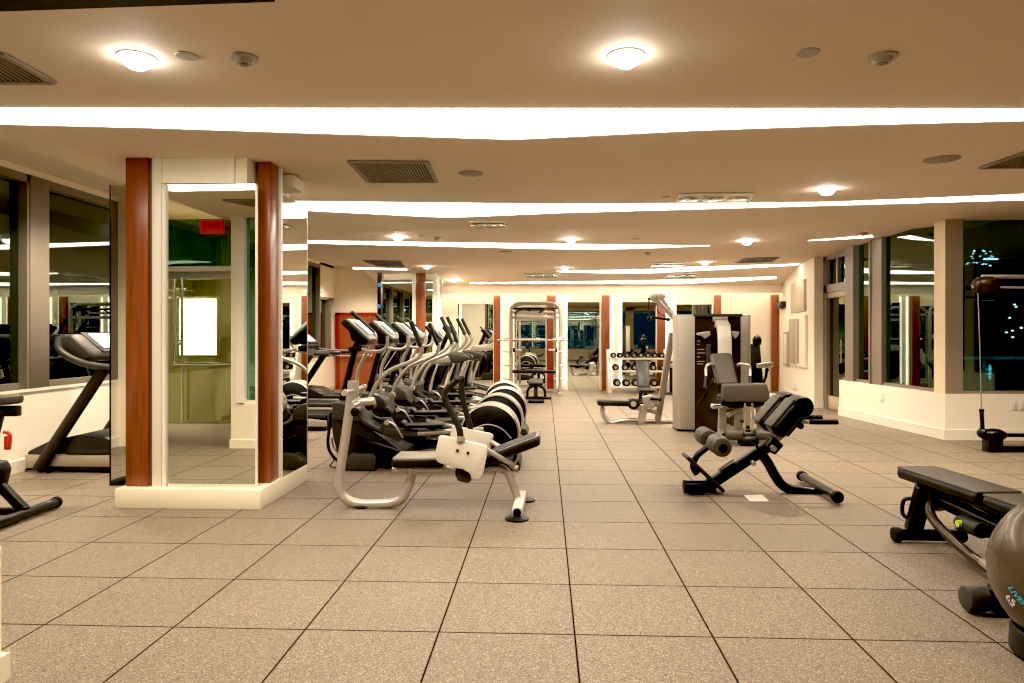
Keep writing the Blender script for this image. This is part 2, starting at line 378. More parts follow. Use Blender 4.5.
# walls outside the picture that close the room and show up in the mirrors
struct(MB().bb(8.3, 8.5, -3.2, 9.0, 0, 0.6).bb(8.3, 8.5, -3.2, 9.0, 2.7, 3.1).bb(8.3, 8.5, 4.0, 4.3, 0.6, 2.7), 'wall_right_near', 'wall')
w = struct(MB().bb(8.34, 8.44, -3.2, 9.0, 0.6, 0.65).bb(8.34, 8.44, -3.2, 9.0, 2.65, 2.7).bb(8.34, 8.44, 1.0, 1.1, 0.6, 2.7).bb(8.34, 8.44, 6.5, 6.6, 0.6, 2.7), 'window_12', 'alu')
MB().bb(8.38, 8.39, -3.2, 9.0, 0.65, 2.65).build('pane', 'glass', w)
struct(MB().bb(-8.5, 8.5, -3.3, -3.1, 0, 0.55).bb(-8.5, 8.5, -3.3, -3.1, 2.55, 3.1).bb(-8.5, -1.9, -3.3, -3.1, 0, 3.1).bb(0.5, 0.9, -3.3, -3.1, 0, 3.1).bb(4.2, 4.6, -3.3, -3.1, 0, 3.1), 'wall_front', 'wall')
w = struct(MB().bb(-1.9, 8.3, -3.24, -3.16, 0.55, 0.6).bb(-1.9, 8.3, -3.24, -3.16, 2.5, 2.55), 'window_13', 'alu')
MB().bb(-1.9, 8.3, -3.21, -3.20, 0.6, 2.5).build('pane', 'glass', w)
# entry partition on the near left (seen in the pillar mirrors)
xe = at(5.5, 600, 2.58).x
struct(MB().bb(-3.60, xe, 2.42, 2.56, 0, 0.52).bb(-3.69, -3.59, 2.26, 2.56, 0, 2.74).bb(-3.70, xe+0.02, 2.40, 2.58, 0, 0.10).bb(-5.4, -5.0, 2.2, 2.5, 0, 2.98).bb(xe-0.14, xe, -3.2, 2.42, 0, 0.52), 'wall_entry', 'plinth')
w = struct(MB().bb(xe-0.07, xe-0.012, 2.46, 2.54, 0.52, 2.74).bb(-3.60, xe, 2.46, 2.54, 0.52, 0.56).bb(-3.63, -3.53, 2.40, 2.575, 0.53, 2.74), 'window_14', 'trimw')
MB().bb(-3.55, xe-0.06, 2.49, 2.50, 0.56, 2.74).build('pane', 'glass', w)
struct(MB().bb(xe-0.10, xe-0.04, -3.2, 2.42, 0.52, 2.74), 'wall_entry_side', 'lobby')
d = struct(MB().bb(-5.1, -3.58, 2.24, 2.36, 2.10, 2.16).bb(-5.1, -5.02, 2.24, 2.36, 0, 2.74), 'door_2', 'trimw')
MB().bb(-4.95, -3.65, 2.29, 2.30, 0.24, 2.02).build('door_glass', 'doorglass', d)
MB().bb(-5.02, -3.63, 2.29, 2.30, 2.16, 2.74).build('transom_glass', 'glass', d)
MB().bb(-4.97, -3.64, 2.27, 2.32, 0.01, 0.25, 0.003).bb(-4.97, -3.64, 2.27, 2.32, 2.01, 2.10, 0.003).build('door_rail', 'steel', d)
MB().tube([(-4.47, 2.38, 2.0), (-4.47, 2.38, 1.06), (-4.42, 2.38, 0.98), (-3.74, 2.38, 0.98)], 0.020, sub=5).tube([(-4.38, 2.37, 2.02), (-4.38, 2.37, 0.28)], 0.015, smooth=False).cyl((-4.47, 2.38, 1.9), (-4.47, 2.30, 1.9), 0.012).cyl((-3.85, 2.38, 0.98), (-3.85, 2.30, 0.98), 0.012).ell((-4.42, 2.37, 1.24), 0.035).build('panic_handle', 'chrome', d)
struct(MB().bb(-5.6, xe-0.1, 0.1, 0.2, 0, 2.98).bb(-5.6, -5.4, 0.1, 2.3, 0, 2.98), 'wall_lobby', 'lobby')
lb = thing('lit_poster_case', 'bright white lit panel on the lobby wall behind the glass entry door', 'light panel', (-4.75, 1.2, 1.0))
MB((-4.75, 1.2, 1.0)).bb(-5.08, -4.50, 1.15, 1.20, 1.02, 1.86, 0.01).build('casing', 'silver_d', lb)
MB((-4.75, 1.2, 1.0)).bb(-5.05, -4.53, 1.195, 1.21, 1.05, 1.83).build('lit_face', 'screen', lb)
MB((-4.75, 1.2, 1.0)).bb(-4.85, -4.75, 0.20, 1.16, 1.3, 1.5).build('wall_arm', 'silver_d', lb)
ex = thing('exit_sign', 'small red exit sign on the transom above the glass entry door', 'sign', (-4.0, 2.42, 2.55))
MB().bb(-0.14, 0.14, -0.06, 0.0, 0.0, 0.16, 0.006).build('sign_box', 'exit', ex)
text_mesh('lettering', 'EXIT', 0.12, 'red', ex, Matrix.Translation((0, 0.003, 0.08)) @ Matrix.Rotation(math.pi, 4, 'Z') @ Matrix.Rotation(math.pi/2, 4, 'X'))
# dark slot at the top of the picture
struct(MB().poly([cl(-60, 11), cl(275, -1), cl(275, -40), cl(-60, -40)][::-1], -0.012), 'trim_1', 'dark_hole')

# ---------------------------------------------------------------- mirror-clad pillars
def pillar(idx, x0, x1, y0, y1, top, frm):
    P = struct(MB().bb(x0, x1, y0, y1, 0, 0.15, 0.004).bb(x0+0.05, x1-0.16, y0+0.13, y1-0.02, 0.15, top).bb(x0+0.3, x1-0.25, y0+0.10, y0+0.2, 2.52, top), 'pillar_%d' % idx, 'plinth')
    Yp, Ym = y0+0.08, y0+0.10
    X = lambda px, Y=Yp: at(px, 400, Y).x
    MB().bb(X(frm['mL0'], Ym), X(frm['mL1'], Ym)+0.02, Ym, Ym+0.015, 0.15, 2.51).build('mirror_panel', 'mirror', P)
    MB().bb(X(frm['mL0'], Ym)-0.012, X(frm['mL0'], Ym), Ym-0.002, Ym+0.02, 0.15, 2.51).build('mirror_edge', 'blackm', P)
    MB().bb(X(frm['w0']), X(frm['w1']), Yp, y0+0.16, 0.15, top, 0.003).build('wood_post', 'wood', P)
    MB().bb(X(frm['t0']), X(frm['t1']), Yp, y0+0.16, 0.15, top, 0.003).build('metal_trim', 'trimw', P)
    MB().bb(min(X(frm['w1']), X(frm['t1']))-0.002, max(X(frm['t0']), X(frm['w0']))+0.002, Yp+0.03, y0+0.15, 0.15, top).build('shadow_gap_strip', 'alu', P)
    MB().bb(X(frm['t1']), X(frm['m1'], Ym), Ym, Ym+0.015, 0.15, 2.51).build('mirror_panel', 'mirror', P)
    return P, X
P, X = pillar(1, -3.31, -2.17, 5.12, 6.16, 2.72, dict(mL0=111, mL1=126, w0=125.5, w1=148, t0=152, t1=161, m1=255.5))
MB().bb(X(165.5)-0.03, X(165.5), 5.20, 5.225, 0.15, 2.51).bb(X(255.5, 5.22), X(257, 5.22), 5.215, 5.24, 0.15, 2.51).build('mirror_trim', 'trimw', P)
MB().bb(-2.30, -2.195, 5.37, 5.54, 0.15, 2.72, 0.003).bb(-2.275, -2.19, 5.36, 5.5, 0.15, 2.715, 0.003).build('wood_post', 'wood', P)
MB().bb(-2.21, -2.175, 5.54, 5.58, 0.15, 2.72).build('metal_trim', 'trimw', P)
MB().bb(-2.19, -2.175, 5.58, 6.16, 0.15, 2.50).build('mirror_panel', 'mirror', P)
MB().bb(-2.195, -2.173, 6.16, 6.172, 0.15, 2.50).build('mirror_edge', 'silver', P)
MB().bb(-2.6, -2.15, 5.75, 6.0, 2.60, 2.70).build('cream_bracket', 'plinth', P)
y2 = 14.55
x0, x1 = at(380, 400, y2).x, at(443, 400, y2).x
P, X = pillar(2, x0, x1, y2, y2+0.95, zc(y2)+0.02, dict(mL0=379, mL1=412, w0=416, w1=425.5, t0=412, t1=415.5, m1=433))
MB().bb(X(378), X(381.5), y2+0.02, y2+0.10, 0.15, 2.66).build('mirror_edge', 'blackm', P)
MB().bb(X(433), X(437), y2+0.02, y2+0.14, 0.15, zc(y2)).bb(X(440), X(442.5), y2+0.02, y2+0.14, 0.15, 2.55).build('metal_trim', 'trimw', P)
for yy in (285, 306.5, 317, 338, 346, 376, 398): MB().box((X(380), y2+0.005, at(380, yy, y2).z), (0.085, 0.03, 0.085), bev=0.006).build('blue_tape', 'blue', P)

# ---------------------------------------------------------------- far wall: wood posts, mirrors
XF = lambda px: at(px, 340, YF).x
for px in ((494, 500.5), (547, 555.5), (602, 609.5), (657, 664.5), (714, 720), (770.5, 777)):
    struct(MB().bb(XF(px[0]), XF(px[1]), YF-0.10, YF, 0.0 if px[0] != 714 else 1.0, 2.26, 0.003), 'trim_post', 'wood')
struct(MB().bb(XF(548), XF(555), YF-0.11, YF-0.1, 0, 0.55), 'trim_base', 'redd')
for i, (a, b_, z0, z1) in enumerate(((458, 494, 0.0, 2.07), (515, 546, 0.02, 2.02), (567.5, 600, 0.0, 2.10), (622, 656, 0.35, 2.10), (676, 712, 0.4, 2.04))):
    w = struct(MB().bb(XF(a), XF(b_), YF-0.035, YF-0.02, z0, z1), 'wall_mirror_%d' % (i+1), 'mirror')
    MB().bb(XF(b_)-0.015, XF(b_)+0.02, YF-0.04, YF, z0, z1).bb(XF(a)-0.02, XF(a)+0.005, YF-0.04, YF, z0, z1).bb(XF(a), XF(b_), YF-0.04, YF, z1, z1+0.03).build('mirror_frame', 'trimw', w)
struct(MB().bb(-3.2, 5.4, 16.06, 16.12, 2.34, 2.38), 'trim_cove_light', 'cove')
# white wall beside the posts: its bright lighting put in as glowing strips
for px in (502.5, 511, 558.5, 566, 611, 620.5, 667, 675): struct(MB().bb(XF(px)-0.02, XF(px)+0.02, YF-0.03, YF-0.005, 0.1, 2.25), 'trim_wall_glow', 'glow')
# red-brown door at the far left
d = struct(MB().bb(XF(336), XF(340), YF-0.06, YF, 0, 1.85).bb(XF(336), XF(385), YF-0.06, YF, 1.80, 1.86), 'door_3', 'redd')
MB().bb(XF(340), XF(385), YF-0.04, YF-0.01, 0, 1.80).build('door_leaf', 'doorwood', d)
MB().box((XF(352), YF-0.10, 0.83), (0.9, 0.03, 0.05), bev=0.01).box((XF(372), YF-0.07, 0.83), (0.05, 0.07, 0.07), bev=0.01).build('push_bar', 'chrome', d)
MB().bb(XF(370), XF(372), YF-0.07, YF-0.03, 1.66, 1.76).build('closer', 'chrome', d)

# ---------------------------------------------------------------- ceiling light strips
strips = [
 [(-40, 108), (1064, 109), (1064, 119.5), (1024, 120), (860, 124), (700, 129.5), (530, 138), (512, 138.5), (490, 138), (330, 133), (150, 127), (-40, 122.5)],
 [(283, 201), (560, 204), (830, 202), (1024, 194), (1040, 193), (1040, 198.5), (1024, 199.5), (830, 205), (560, 212.5), (470, 216.4), (448, 216.8), (430, 216.4), (283, 209), (200, 205), (200, 199)],
 [(250, 239.6), (308, 240.6), (540, 243.6), (710, 245.6), (650, 247.8), (597, 249.2), (540, 248.4), (308, 243), (250, 242)],
 [(557, 271), (650, 269.4), (799, 263.8), (797, 265), (720, 269.4), (650, 272.8), (610, 273), (560, 271.8)],
 [(470, 282.6), (540, 281.8), (640, 280.6), (700, 279), (776, 276.6), (776, 278.4), (720, 281.6), (676, 283.6), (560, 283.2), (470, 283.4)],
 [(808, 240.4), (872, 235.0), (873, 237.0), (840, 239.2)],
 [(353, 267.5), (407, 269.0), (407, 270.0), (353, 268.8)],
]
names = ['widest white light strip across the near ceiling, bulging in its middle', 'second white ceiling light strip, right behind the first downlights, running to the right windows',
 'third ceiling light strip, tapering to a point beyond the middle of the room', 'lens-shaped fourth ceiling light strip above the cable tower', 'last light strip on the sloping ceiling just before the mirror wall',
 'short thin light strip on the ceiling above the right glass door', 'short thin light strip on the ceiling beside the far mirrored pillar']
for pts, nm in zip(strips, names):
    W = [cl(*p)-Vector((0, 0, 0.006)) for p in pts]
    c0 = sum(W, Vector())/len(W)
    single(MB().poly(W, 0.012), 'light_strip', 'strip', nm, 'ceiling light', c0)
# ---------------------------------------------------------------- ceiling fittings
DOWN = []
lab = {(137, 57): 'round recessed downlight above the left mirrored pillar, nearest the camera', (626, 55): 'round recessed downlight on the near ceiling over the open floor, the brightest one',
 (827, 189): 'round recessed downlight near the right windows beside the square vent', (398, 237): 'round recessed downlight just before the third light strip, over the elliptical trainers',
 (571, 239): 'round recessed downlight just before the third light strip, near its middle', (747, 241): 'round recessed downlight beyond the second strip above the cable tower',
 (427, 266): 'small far downlight in front of the far mirrored pillar', (705, 262): 'small far downlight between the two lens-shaped strips and the square vent', (565, 267): 'small far downlight at the tip of the fourth light strip',
 (454, 280): 'smallest downlight, on the sloping ceiling beside the far mirrored pillar'}
for (px, py), tx in lab.items():
    p = cl(px, py); DOWN.append(p)
    t = thing('downlight', tx, 'downlight', p, group=None)
    MB().lathe([(0.076, -0.010), (0.090, -0.005), (0.092, 0.004), (0.074, 0.004)], n=28).build('trim_ring', 'ivory', t)
    MB().lathe([(0.001, -0.060), (0.036, -0.056), (0.062, -0.038), (0.077, -0.008), (0.077, 0.002), (0.001, 0.002)], n=28).build('lens', 'lamp', t)
def grille(pts, tx, n=14):
    W = [cl(*p) for p in pts]; c0 = sum(W, Vector())/4
    t = thing('ceiling_vent', tx, 'vent', c0)
    A = [w-c0-Vector((0, 0, 0.004)) for w in W]
    MB().poly(A, 0.006).build('backing', 'dark_hole', t)
    b = MB()
    for i in range(4):
        p, q = A[i], A[(i+1) % 4]; b.slab(p-Vector((0, 0, 0.006)), q-Vector((0, 0, 0.006)), 0.035, 0.014, bev=0.003, seg=1, side=(q-p).cross(Vector((0, 0, 1))))
    b.build('frame', 'grille', t)
    b = MB()
    for k in range(1, n):
        u = k/n; p = A[0].lerp(A[1], u); q = A[3].lerp(A[2], u)
        b.slab(p-Vector((0, 0, 0.004)), q-Vector((0, 0, 0.004)), 0.012, 0.006, bev=0, side=(q-p).cross(Vector((0, 0, 1))))
    b.build('slat', 'grille', t)
    return t
grille([(349, 160.5), (427, 161), (437, 181), (368, 181)], 'square slatted vent on the ceiling between the first two light strips', 26)
grille([(-90, 52), (1, 52), (54, 81), (-60, 81)], 'slatted vent cut off by the left edge above the near light strip', 20)
grille([(1032, 149), (1110, 147), (1080, 166), (980, 167)], 'slatted vent cut off by the right edge behind the near light strip', 20)
grille([(363, 260), (400, 260.5), (405, 266), (376, 265.5)], 'small slatted vent before the far mirrored pillar', 10)
grille([(745, 257.8), (779, 256.8), (772, 261.4), (735, 262.2)], 'small slatted vent near the right wall at the back', 10)
def lampbox(pts, tx, n=3):
    W = [cl(*p) for p in pts]; c0 = sum(W, Vector())/4; t = thing('recessed_lamp_tray', tx, 'ceiling light', c0)
    A = [w-c0-Vector((0, 0, 0.005)) for w in W]
    MB().poly(A, 0.007).build('tray', 'silver', t)
    b = MB()
    for i in range(4):
        p, q = A[i], A[(i+1) % 4]; b.slab(p-Vector((0, 0, 0.006)), q-Vector((0, 0, 0.006)), 0.02, 0.012, bev=0, side=(q-p).cross(Vector((0, 0, 1))))
    b.build('tray_rim', 'ivory', t)
    for k in range(n):
        c = (A[0].lerp(A[3], 0.5)).lerp(A[1].lerp(A[2], 0.5), (k+0.5)/n); r = min((A[0]-A[3]).length*0.36, 0.09)
        g = MB().lathe([(r*1.05, -0.012), (r*1.2, -0.008), (r*1.2, 0.004), (r*0.9, 0.004)], c=c).build('lamp_ring', 'chrome', t)
        MB().lathe([(0.001, -0.012), (r, -0.01), (r, 0.002), (0.001, 0.002)], c=c).build('lamp_face', 'lamp' if k == n-1 else 'chrome', t)
lampbox([(680, 193), (753, 192), (748, 203), (674, 204)], 'silver tray of three ceiling lamps touching the second light strip')
lampbox([(470, 221), (504, 221), (507, 227.5), (476, 228)], 'silver tray of ceiling lamps between the second and third strips')
lampbox([(654, 262.5), (687, 261.8), (682, 267), (649, 267.6)], 'silver tray of ceiling lamps beside the fourth light strip')
lampbox([(669, 273.8), (698, 273.2), (695, 277.4), (664, 278)], 'silver tray of ceiling lamps just above the last light strip')
lampbox([(524, 273.5), (560, 273.5), (558, 277), (526, 277.2)], 'silver tray of ceiling lamps above the smith machine')
for px, py, tx in ((244, 57, 'white domed smoke detector on the near ceiling beside the left downlight'), (883, 56, 'white domed smoke detector on the near ceiling at the right'), (436, 237.5, 'small smoke detector beside the downlight over the elliptical trainers'), (648, 252.6, 'small smoke detector just behind the third light strip'), (863, 233, 'small detector on the ceiling above the right windows')):
    t = thing('smoke_detector', tx, 'detector', cl(px, py))
    MB().lathe([(0.001, -0.035), (0.038, -0.034), (0.052, -0.014), (0.068, -0.010), (0.070, 0.003), (0.001, 0.003)]).build('housing', 'detector', t)
    MB().lathe([(0.001, -0.045), (0.018, -0.043), (0.024, -0.033), (0.001, -0.032)]).build('sensor', 'grille', t)
for px, py, r, tx in ((187, 55.5, 0.055, 'thin round cover plate on the ceiling between downlight and detector'), (808, 52, 0.055, 'thin round cover plate on the ceiling beside the right detector'), (471, 173.3, 0.11, 'round ceiling speaker beside the square vent'), (942, 159, 0.13, 'round ceiling speaker beside the vent cut by the right edge'),
    (506, 251.5, 0.12, 'far round ceiling speaker above the smith machine'), (422, 236, 0.05, 'tiny round cover plate beside the downlight over the elliptical trainers'), (636, 239, 0.06, 'tiny round cover plate before the third light strip'), (666, 196.5, 0.04, 'tiny round cover plate beside the silver lamp tray')):
    single(MB().lathe([(0.001, -0.008), (r*0.93, -0.007), (r, -0.003), (r, 0.003), (0.001, 0.003)]), 'ceiling_speaker' if r > 0.1 else 'cover_plate', 'grille' if r > 0.06 else 'detector', tx, 'speaker' if r > 0.1 else 'cover plate').location = cl(px, py)

# ---------------------------------------------------------------- right rear wall fittings
def wallbox(b, px0, px1, py0, py1, th, sh=0.0):
    p = onl(B1, B2, px0, py0); q = onl(B1, B2, px1, py0); zt = p.z*0.5+q.z*0.5; zb = (onl(B1, B2, px0, py1).z+onl(B1, B2, px1, py1).z)/2
    n = Vector((nrm.x, nrm.y, 0)); d_ = (q-p); L = Vector((d_.x, d_.y, 0)).length; c = (p+q)/2 + n*(th/2+sh); c.z = (zt+zb)/2
    return b.box(c, (L, th, zt-zb), rot=math.atan2(d_.y, d_.x), bev=0.003)
if nrm.x > 0: nrm = -nrm
def wb(name, label, cat, parts):
    c = onl(B1, B2, (parts[0][1]+parts[0][2])/2, parts[0][4]); t = thing(name, label, cat, c)
    for nm, a, b_, y0, y1, th, sh, m in parts: wallbox(MB(c), a, b_, y0, y1, th, sh).build(nm, m, t)
wb('wall_panel', 'square beige metal panel high on the cream right wall', 'panel', [('panel_face', 792, 806, 282, 312, 0.03, 0, 'beige'), ('panel_rim', 791.5, 806.5, 281.5, 312.5, 0.015, 0, 'alu_l')])
wb('shelf_cabinet', 'tall white cabinet with silver inset on the cream right wall below the beige panel', 'cabinet', [('carcass', 792, 808, 316, 366, 0.05, 0, 'white_wall'), ('silver_inset', 793, 799, 319, 363, 0.03, 0.05, 'alu_l'), ('inset_panel', 799.3, 801.5, 319, 363, 0.03, 0.05, 'silver')])
wb('notice_frame', 'narrow silver-edged frame on the cream right wall beside the cabinet', 'frame', [('frame_edge', 785.5, 790, 332, 366, 0.05, 0, 'alu_l'), ('frame_face', 786.3, 789.2, 334, 364, 0.01, 0.05, 'white_p')])
wb('wall_speaker', 'small black box speaker on the corner of the cream right wall', 'speaker', [('speaker_box', 780.5, 786, 302, 308.5, 0.10, 0, 'black'), ('speaker_grille', 781.5, 785, 303, 307.5, 0.01, 0.1, 'dgrey')])
wb('outlet_plate', 'white double outlet plate low on the cream right wall', 'outlet', [('plate', 792, 797, 382, 390, 0.012, 0, 'ivory')])
p = onl(A0, A1, 882, 397)
single(MB().box(p-Vector((0.006, 0, 0)), (0.012, 0.12, 0.13), rot=0.076, bev=0.003), 'outlet_plate', 'ivory', 'ivory cover plate on the knee wall under the angled window', 'outlet', p)
for px, tx in ((1014.5, 'white wall plate under the right window beside the cable pulley'), (1023, 'second wall plate, cut off by the right edge under the window')):
    p = at(px, 405, 8.855); t = thing('wall_plate', tx, 'outlet', p)
    MB().box((0, 0, 0), (0.085, 0.012, 0.13), bev=0.003).build('plate', 'ivory', t); MB().box((0, -0.008, 0), (0.03, 0.008, 0.06), bev=0.002).build('rocker', 'white_p', t)
p = at(601, 290.5, 15.85)
t = thing('wall_clock', 'small round white dial on the fascia above the mirror wall', 'dial', p)
MB().lathe([(0.001, 0.02), (0.06, 0.02), (0.07, 0.0), (0.001, 0.0)], axis=(0, -1, 0)).build('dial', 'ivory', t)
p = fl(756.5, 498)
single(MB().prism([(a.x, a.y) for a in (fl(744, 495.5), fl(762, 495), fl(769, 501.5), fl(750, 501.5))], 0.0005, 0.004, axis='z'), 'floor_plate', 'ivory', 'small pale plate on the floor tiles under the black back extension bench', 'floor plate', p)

# ---------------------------------------------------------------- outside
struct(MB().bb(5.0, 14, 9.06, 20, -0.2, -0.02), 'terrain_balcony', 'nightwall')
t = thing('balcony_railing', 'teal balcony railing outside the right window', 'railing', (7.5, 11.2, 0))
b = MB((7.5, 11.2, 0)).bb(5.3, 13.5, 11.15, 11.22, 0.93, 0.98, 0.01).build('top_rail', 'rail', t)
for i in range(7): MB((7.5, 11.2, 0)).bb(5.6+i*1.35, 5.66+i*1.35, 11.16, 11.21, 0, 0.94).build('baluster', 'rail', t)
MB((7.5, 11.2, 0)).bb(5.3, 13.5, 11.1, 11.25, 0, 0.46).build('parapet', 'nightwall', t)
MB((7.5, 11.2, 0)).bb(5.3, 13.5, 11.18, 11.19, 0.46, 0.92).build('glass_infill', 'glass', t)
def leafy(c, r, n, seed):
    rnd = random.Random(seed); b = MB()
    for i in range(n):
        a = rnd.uniform(0, 6.28); h = rnd.uniform(0, 1); q = Vector((math.cos(a)*r[0]*rnd.random(), math.sin(a)*r[1]*rnd.random(), h*r[2]))
        s_ = 0.06; d1 = Vector((rnd.uniform(-1, 1), rnd.uniform(-1, 1), rnd.uniform(-.2, 1))).normalized()*s_; d2 = d1.cross(Vector((rnd.random(), rnd.random(), 1))).normalized()*s_*0.4
        b.quad([q-d1, q+d2, q+d1, q-d2])
    return b
for i in range(5):
    o = leafy(None, (0.5, 0.25, 0.62), 170, i).build('bush', 'bush'); o.location = (5.95+i*1.1, 10.7, 0); tag(o, 'dark leafy bush on the balcony outside the right window', 'bush', 'bushes along the balcony')
def tower(px0, px1, py0, py1, Y, lit, label, m='citylight'):
    a = at(px0, py0, Y); b_ = at(px1, py1, Y); t = thing('distant_building', label, 'building', ((a.x+b_.x)/2, Y, b_.z-20))
    off = t.location
    MB(off).bb(a.x, b_.x, Y, Y+6, b_.z-20, a.z).build('facade', 'nightwall', t)
    for (x, y, w, h) in lit:
        q = at(x, y, Y-0.05); k = Y/FPX; MB(off).box((q.x, Y-0.05, q.z), (w*k, 0.1, h*k)).build('lit_window', m, t)
rnd = random.Random(3)
tower(960, 1040, 150, 400, 60, [(rnd.uniform(966, 994), rnd.uniform(250, 266), rnd.uniform(0.5, 1.3), rnd.uniform(0.4, 0.8)) for _ in range(26)]+[(985+k*3, 259, 2, 1.2) for k in range(5)], 'dark night tower with a band of pale lit windows beyond the right window', 'citycyan')
tower(1003, 1100, 300, 420, 45, [(rnd.uniform(1006, 1022), rnd.uniform(304, 350), 1.2, 0.8) for _ in range(8)], 'dark lower building with scattered warm windows beyond the right window')
single(MB().box((0, 0, 0), (0.06, 0.05, 0.5)).box((-0.1, 0, -0.06), (0.35, 0.05, 0.04)).box((-0.1, 0, 0.1), (0.25, 0.05, 0.04)), 'street_lamp', 'citycyan', 'small pale street light seen through the balcony railing', 'street light').location = at(990, 372, 24)
# left side city
def ltower(px0, px1, py0, py1, D, lit, label, m='citylight'):
    xs = -D; 
    def pt(px, py):
        d = ray(px, py); return CAM+d*(xs/d.x)
    a, b_ = pt(px0, py0), pt(px1, py1); t = thing('distant_building', label, 'building', (xs, (a.y+b_.y)/2, -20)); off = t.location
    MB(off).bb(xs-6, xs, a.y, b_.y, -20, a.z).build('facade', 'nightwall', t)
    for (x, y, w, h) in lit:
        q = pt(x, y); q2 = pt(x+w, y+h); MB(off).bb(xs, xs+0.1, q.y, q2.y, q.z, q2.z).build('lit_window', m, t)
ltower(-10, 34, 190, 420, 28, [(2, 222, 16, 22)], 'dark building with one large lit room beyond the left window')
ltower(48, 125, 215, 420, 40, [(rnd.uniform(55, 110), rnd.uniform(205, 300), 1.2, 1.2) for _ in range(8)], 'dark low building beyond the second left window', 'citycyan')
# ================================================================ FOREGROUND MACHINES
def Q(Y):                                   # image point on the vertical plane at depth Y
    return lambda px, py, dy=0.0: at(px, py, Y+dy)
# ---------------------------------------------------------------- silver crunch bench
L0 = Vector((at(430, 480, 5.22).x, 5.22, 0)); q = Q(5.22)
t = thing('crunch_bench', 'silver framed abdominal crunch bench with curved black handles, in front of the elliptical trainers', 'exercise bench', L0)
MB(L0).tube([q(353, 384), q(350, 405), q(345, 440), q(340, 472), q(339.5, 487), q(345, 498), q(358, 503.5), q(385, 503.5), q(400, 500), q(407, 490), q(411, 478), q(413, 468)], 0.036, n=16).build('frame_loop', 'silver', t)
MB(L0).cyl(q(353, 390), q(353.4, 381), 0.045, 0.043).build('tube_collar', 'silver', t)
MB(L0).lathe([(0.001, 0.0), (0.055, 0.0), (0.06, 0.012), (0.04, 0.022), (0.001, 0.022)], c=(q(362, 500).x, 5.22, 0)).build('foot_pad', 'black', t)
a = q(354, 390)
MB(L0).cyl((a.x, 4.98, a.z), (a.x, 5.50, a.z), 0.017).cyl((a.x, 4.96, a.z), (a.x, 5.0, a.z), 0.024).cyl((a.x, 5.48, a.z), (a.x, 5.52, a.z), 0.024).build('cross_peg', 'silver', t)
a = q(352, 403); c_ = q(372, 402)
MB(L0).cyl((a.x, 5.22, a.z), (c_.x+0.02, 5.22, c_.z+0.01), 0.03).cyl((c_.x-0.09, 5.0, a.z), (c_.x-0.09, 5.45, a.z), 0.018).build('foot_bar', 'silver', t)
for y in (5.02, 5.42): MB(L0).cyl((c_.x-0.06, y-0.07, a.z-0.04), (c_.x-0.06, y+0.07, a.z-0.04), 0.034, bev=0.008).cyl((c_.x-0.06, y-0.085, a.z-0.04), (c_.x-0.06, y+0.085, a.z-0.04), 0.018).build('foot_roller', 'black', t)
MB(L0).tube([q(393, 469), q(440, 469), q(480, 468), q(498, 467.5), q(507, 472), q(512, 482), q(515.5, 492), q(519, 505)], 0.030, n=14).build('seat_beam', 'silver', t)
MB(L0).slab(q(395, 460), q(446, 459.5), 0.30, 0.075, 0.025).build('seat_pad', 'vinyl', t)
MB(L0).slab(q(396.5, 455.7), q(445, 455.5), 0.29, 0.02, 0.008).build('seat_sheen', 'vinyl_sheen', t)  # reflected light on the black seat, painted as a beige layer
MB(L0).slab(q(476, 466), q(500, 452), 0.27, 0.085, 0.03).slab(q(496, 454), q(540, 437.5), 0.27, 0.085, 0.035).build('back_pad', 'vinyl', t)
MB(L0).slab(q(499, 449.0), q(539.5, 433.5), 0.25, 0.015, 0.006).build('back_sheen', 'vinyl_sheen', t)  # painted shine along the top of the black back pad
zx = lambda pts, Y: [(at(a, b, Y).x, at(a, b, Y).z) for a, b in pts]
near = [(439, 436), (444, 435.8), (485, 445.2), (487.5, 448), (487, 455), (482.5, 475), (479, 479.5), (472, 479), (470, 473), (463, 469), (451, 467), (438, 462), (435.5, 458), (436, 450)]
MB(L0).prism(zx(near, 5.0), 4.985, 5.04, bev=0.008).build('side_shroud', 'white_p', t)
MB(L0).prism(zx([(452, 426.5), (456, 426), (491, 433.5), (493.5, 436), (489, 455), (486, 460), (447, 452)], 5.42), 5.40, 5.45, bev=0.008).build('side_shroud', 'white_p', t)
MB(L0).prism(zx([(456, 466), (470, 470), (471.5, 481), (468, 483), (458, 481), (455, 474)], 5.06), 5.04, 5.12, bev=0.012).build('pivot_block', 'dgrey', t)
for x, y in ((457.5, 450.5), (468, 453)): MB(L0).cyl(at(x, y, 4.975), at(x, y, 5.0), 0.011).build('bolt', 'dark', t)
MB(L0).tube([at(a, b, 4.99) for a, b in ((461, 440), (459, 428), (453, 415), (446.5, 403), (444.5, 394), (449, 387), (457.5, 380))], 0.024, n=14).ell(at(457.5, 380, 4.99), 0.027).build('handle', 'dark', t)
MB(L0).cyl(at(461, 441, 4.99), at(460.6, 436, 4.99), 0.030).build('handle_collar', 'silver', t)
MB(L0).tube([at(a, b, 5.43) for a, b in ((470.5, 430), (469, 422), (464.5, 406), (461.5, 390), (461.5, 380))], 0.024, n=14).ell(at(461.5, 379, 5.43), 0.028).build('handle', 'dark', t)
for Y, (a, b) in ((5.02, (486, 449.5)), (5.40, (491, 442))):
    MB(L0).tube([at(a, b, Y), at(a+14, b+8, Y+(5.22-Y)*0.3), at(a+25, b+14, Y+(5.22-Y)*0.7), q(512, 466), q(518, 468)], 0.019, n=12).build('side_tube', 'silver', t)
fa, fb = fl(518.5, 520), fl(524, 502); fa.z = fb.z = 0.058; fa.x -= 0.01; fb.x -= 0.015
MB(L0).slab(fa, fb, 0.075, 0.075, 0.016, side=(1, 0, 0)).build('rear_foot_bar', 'white_p', t)
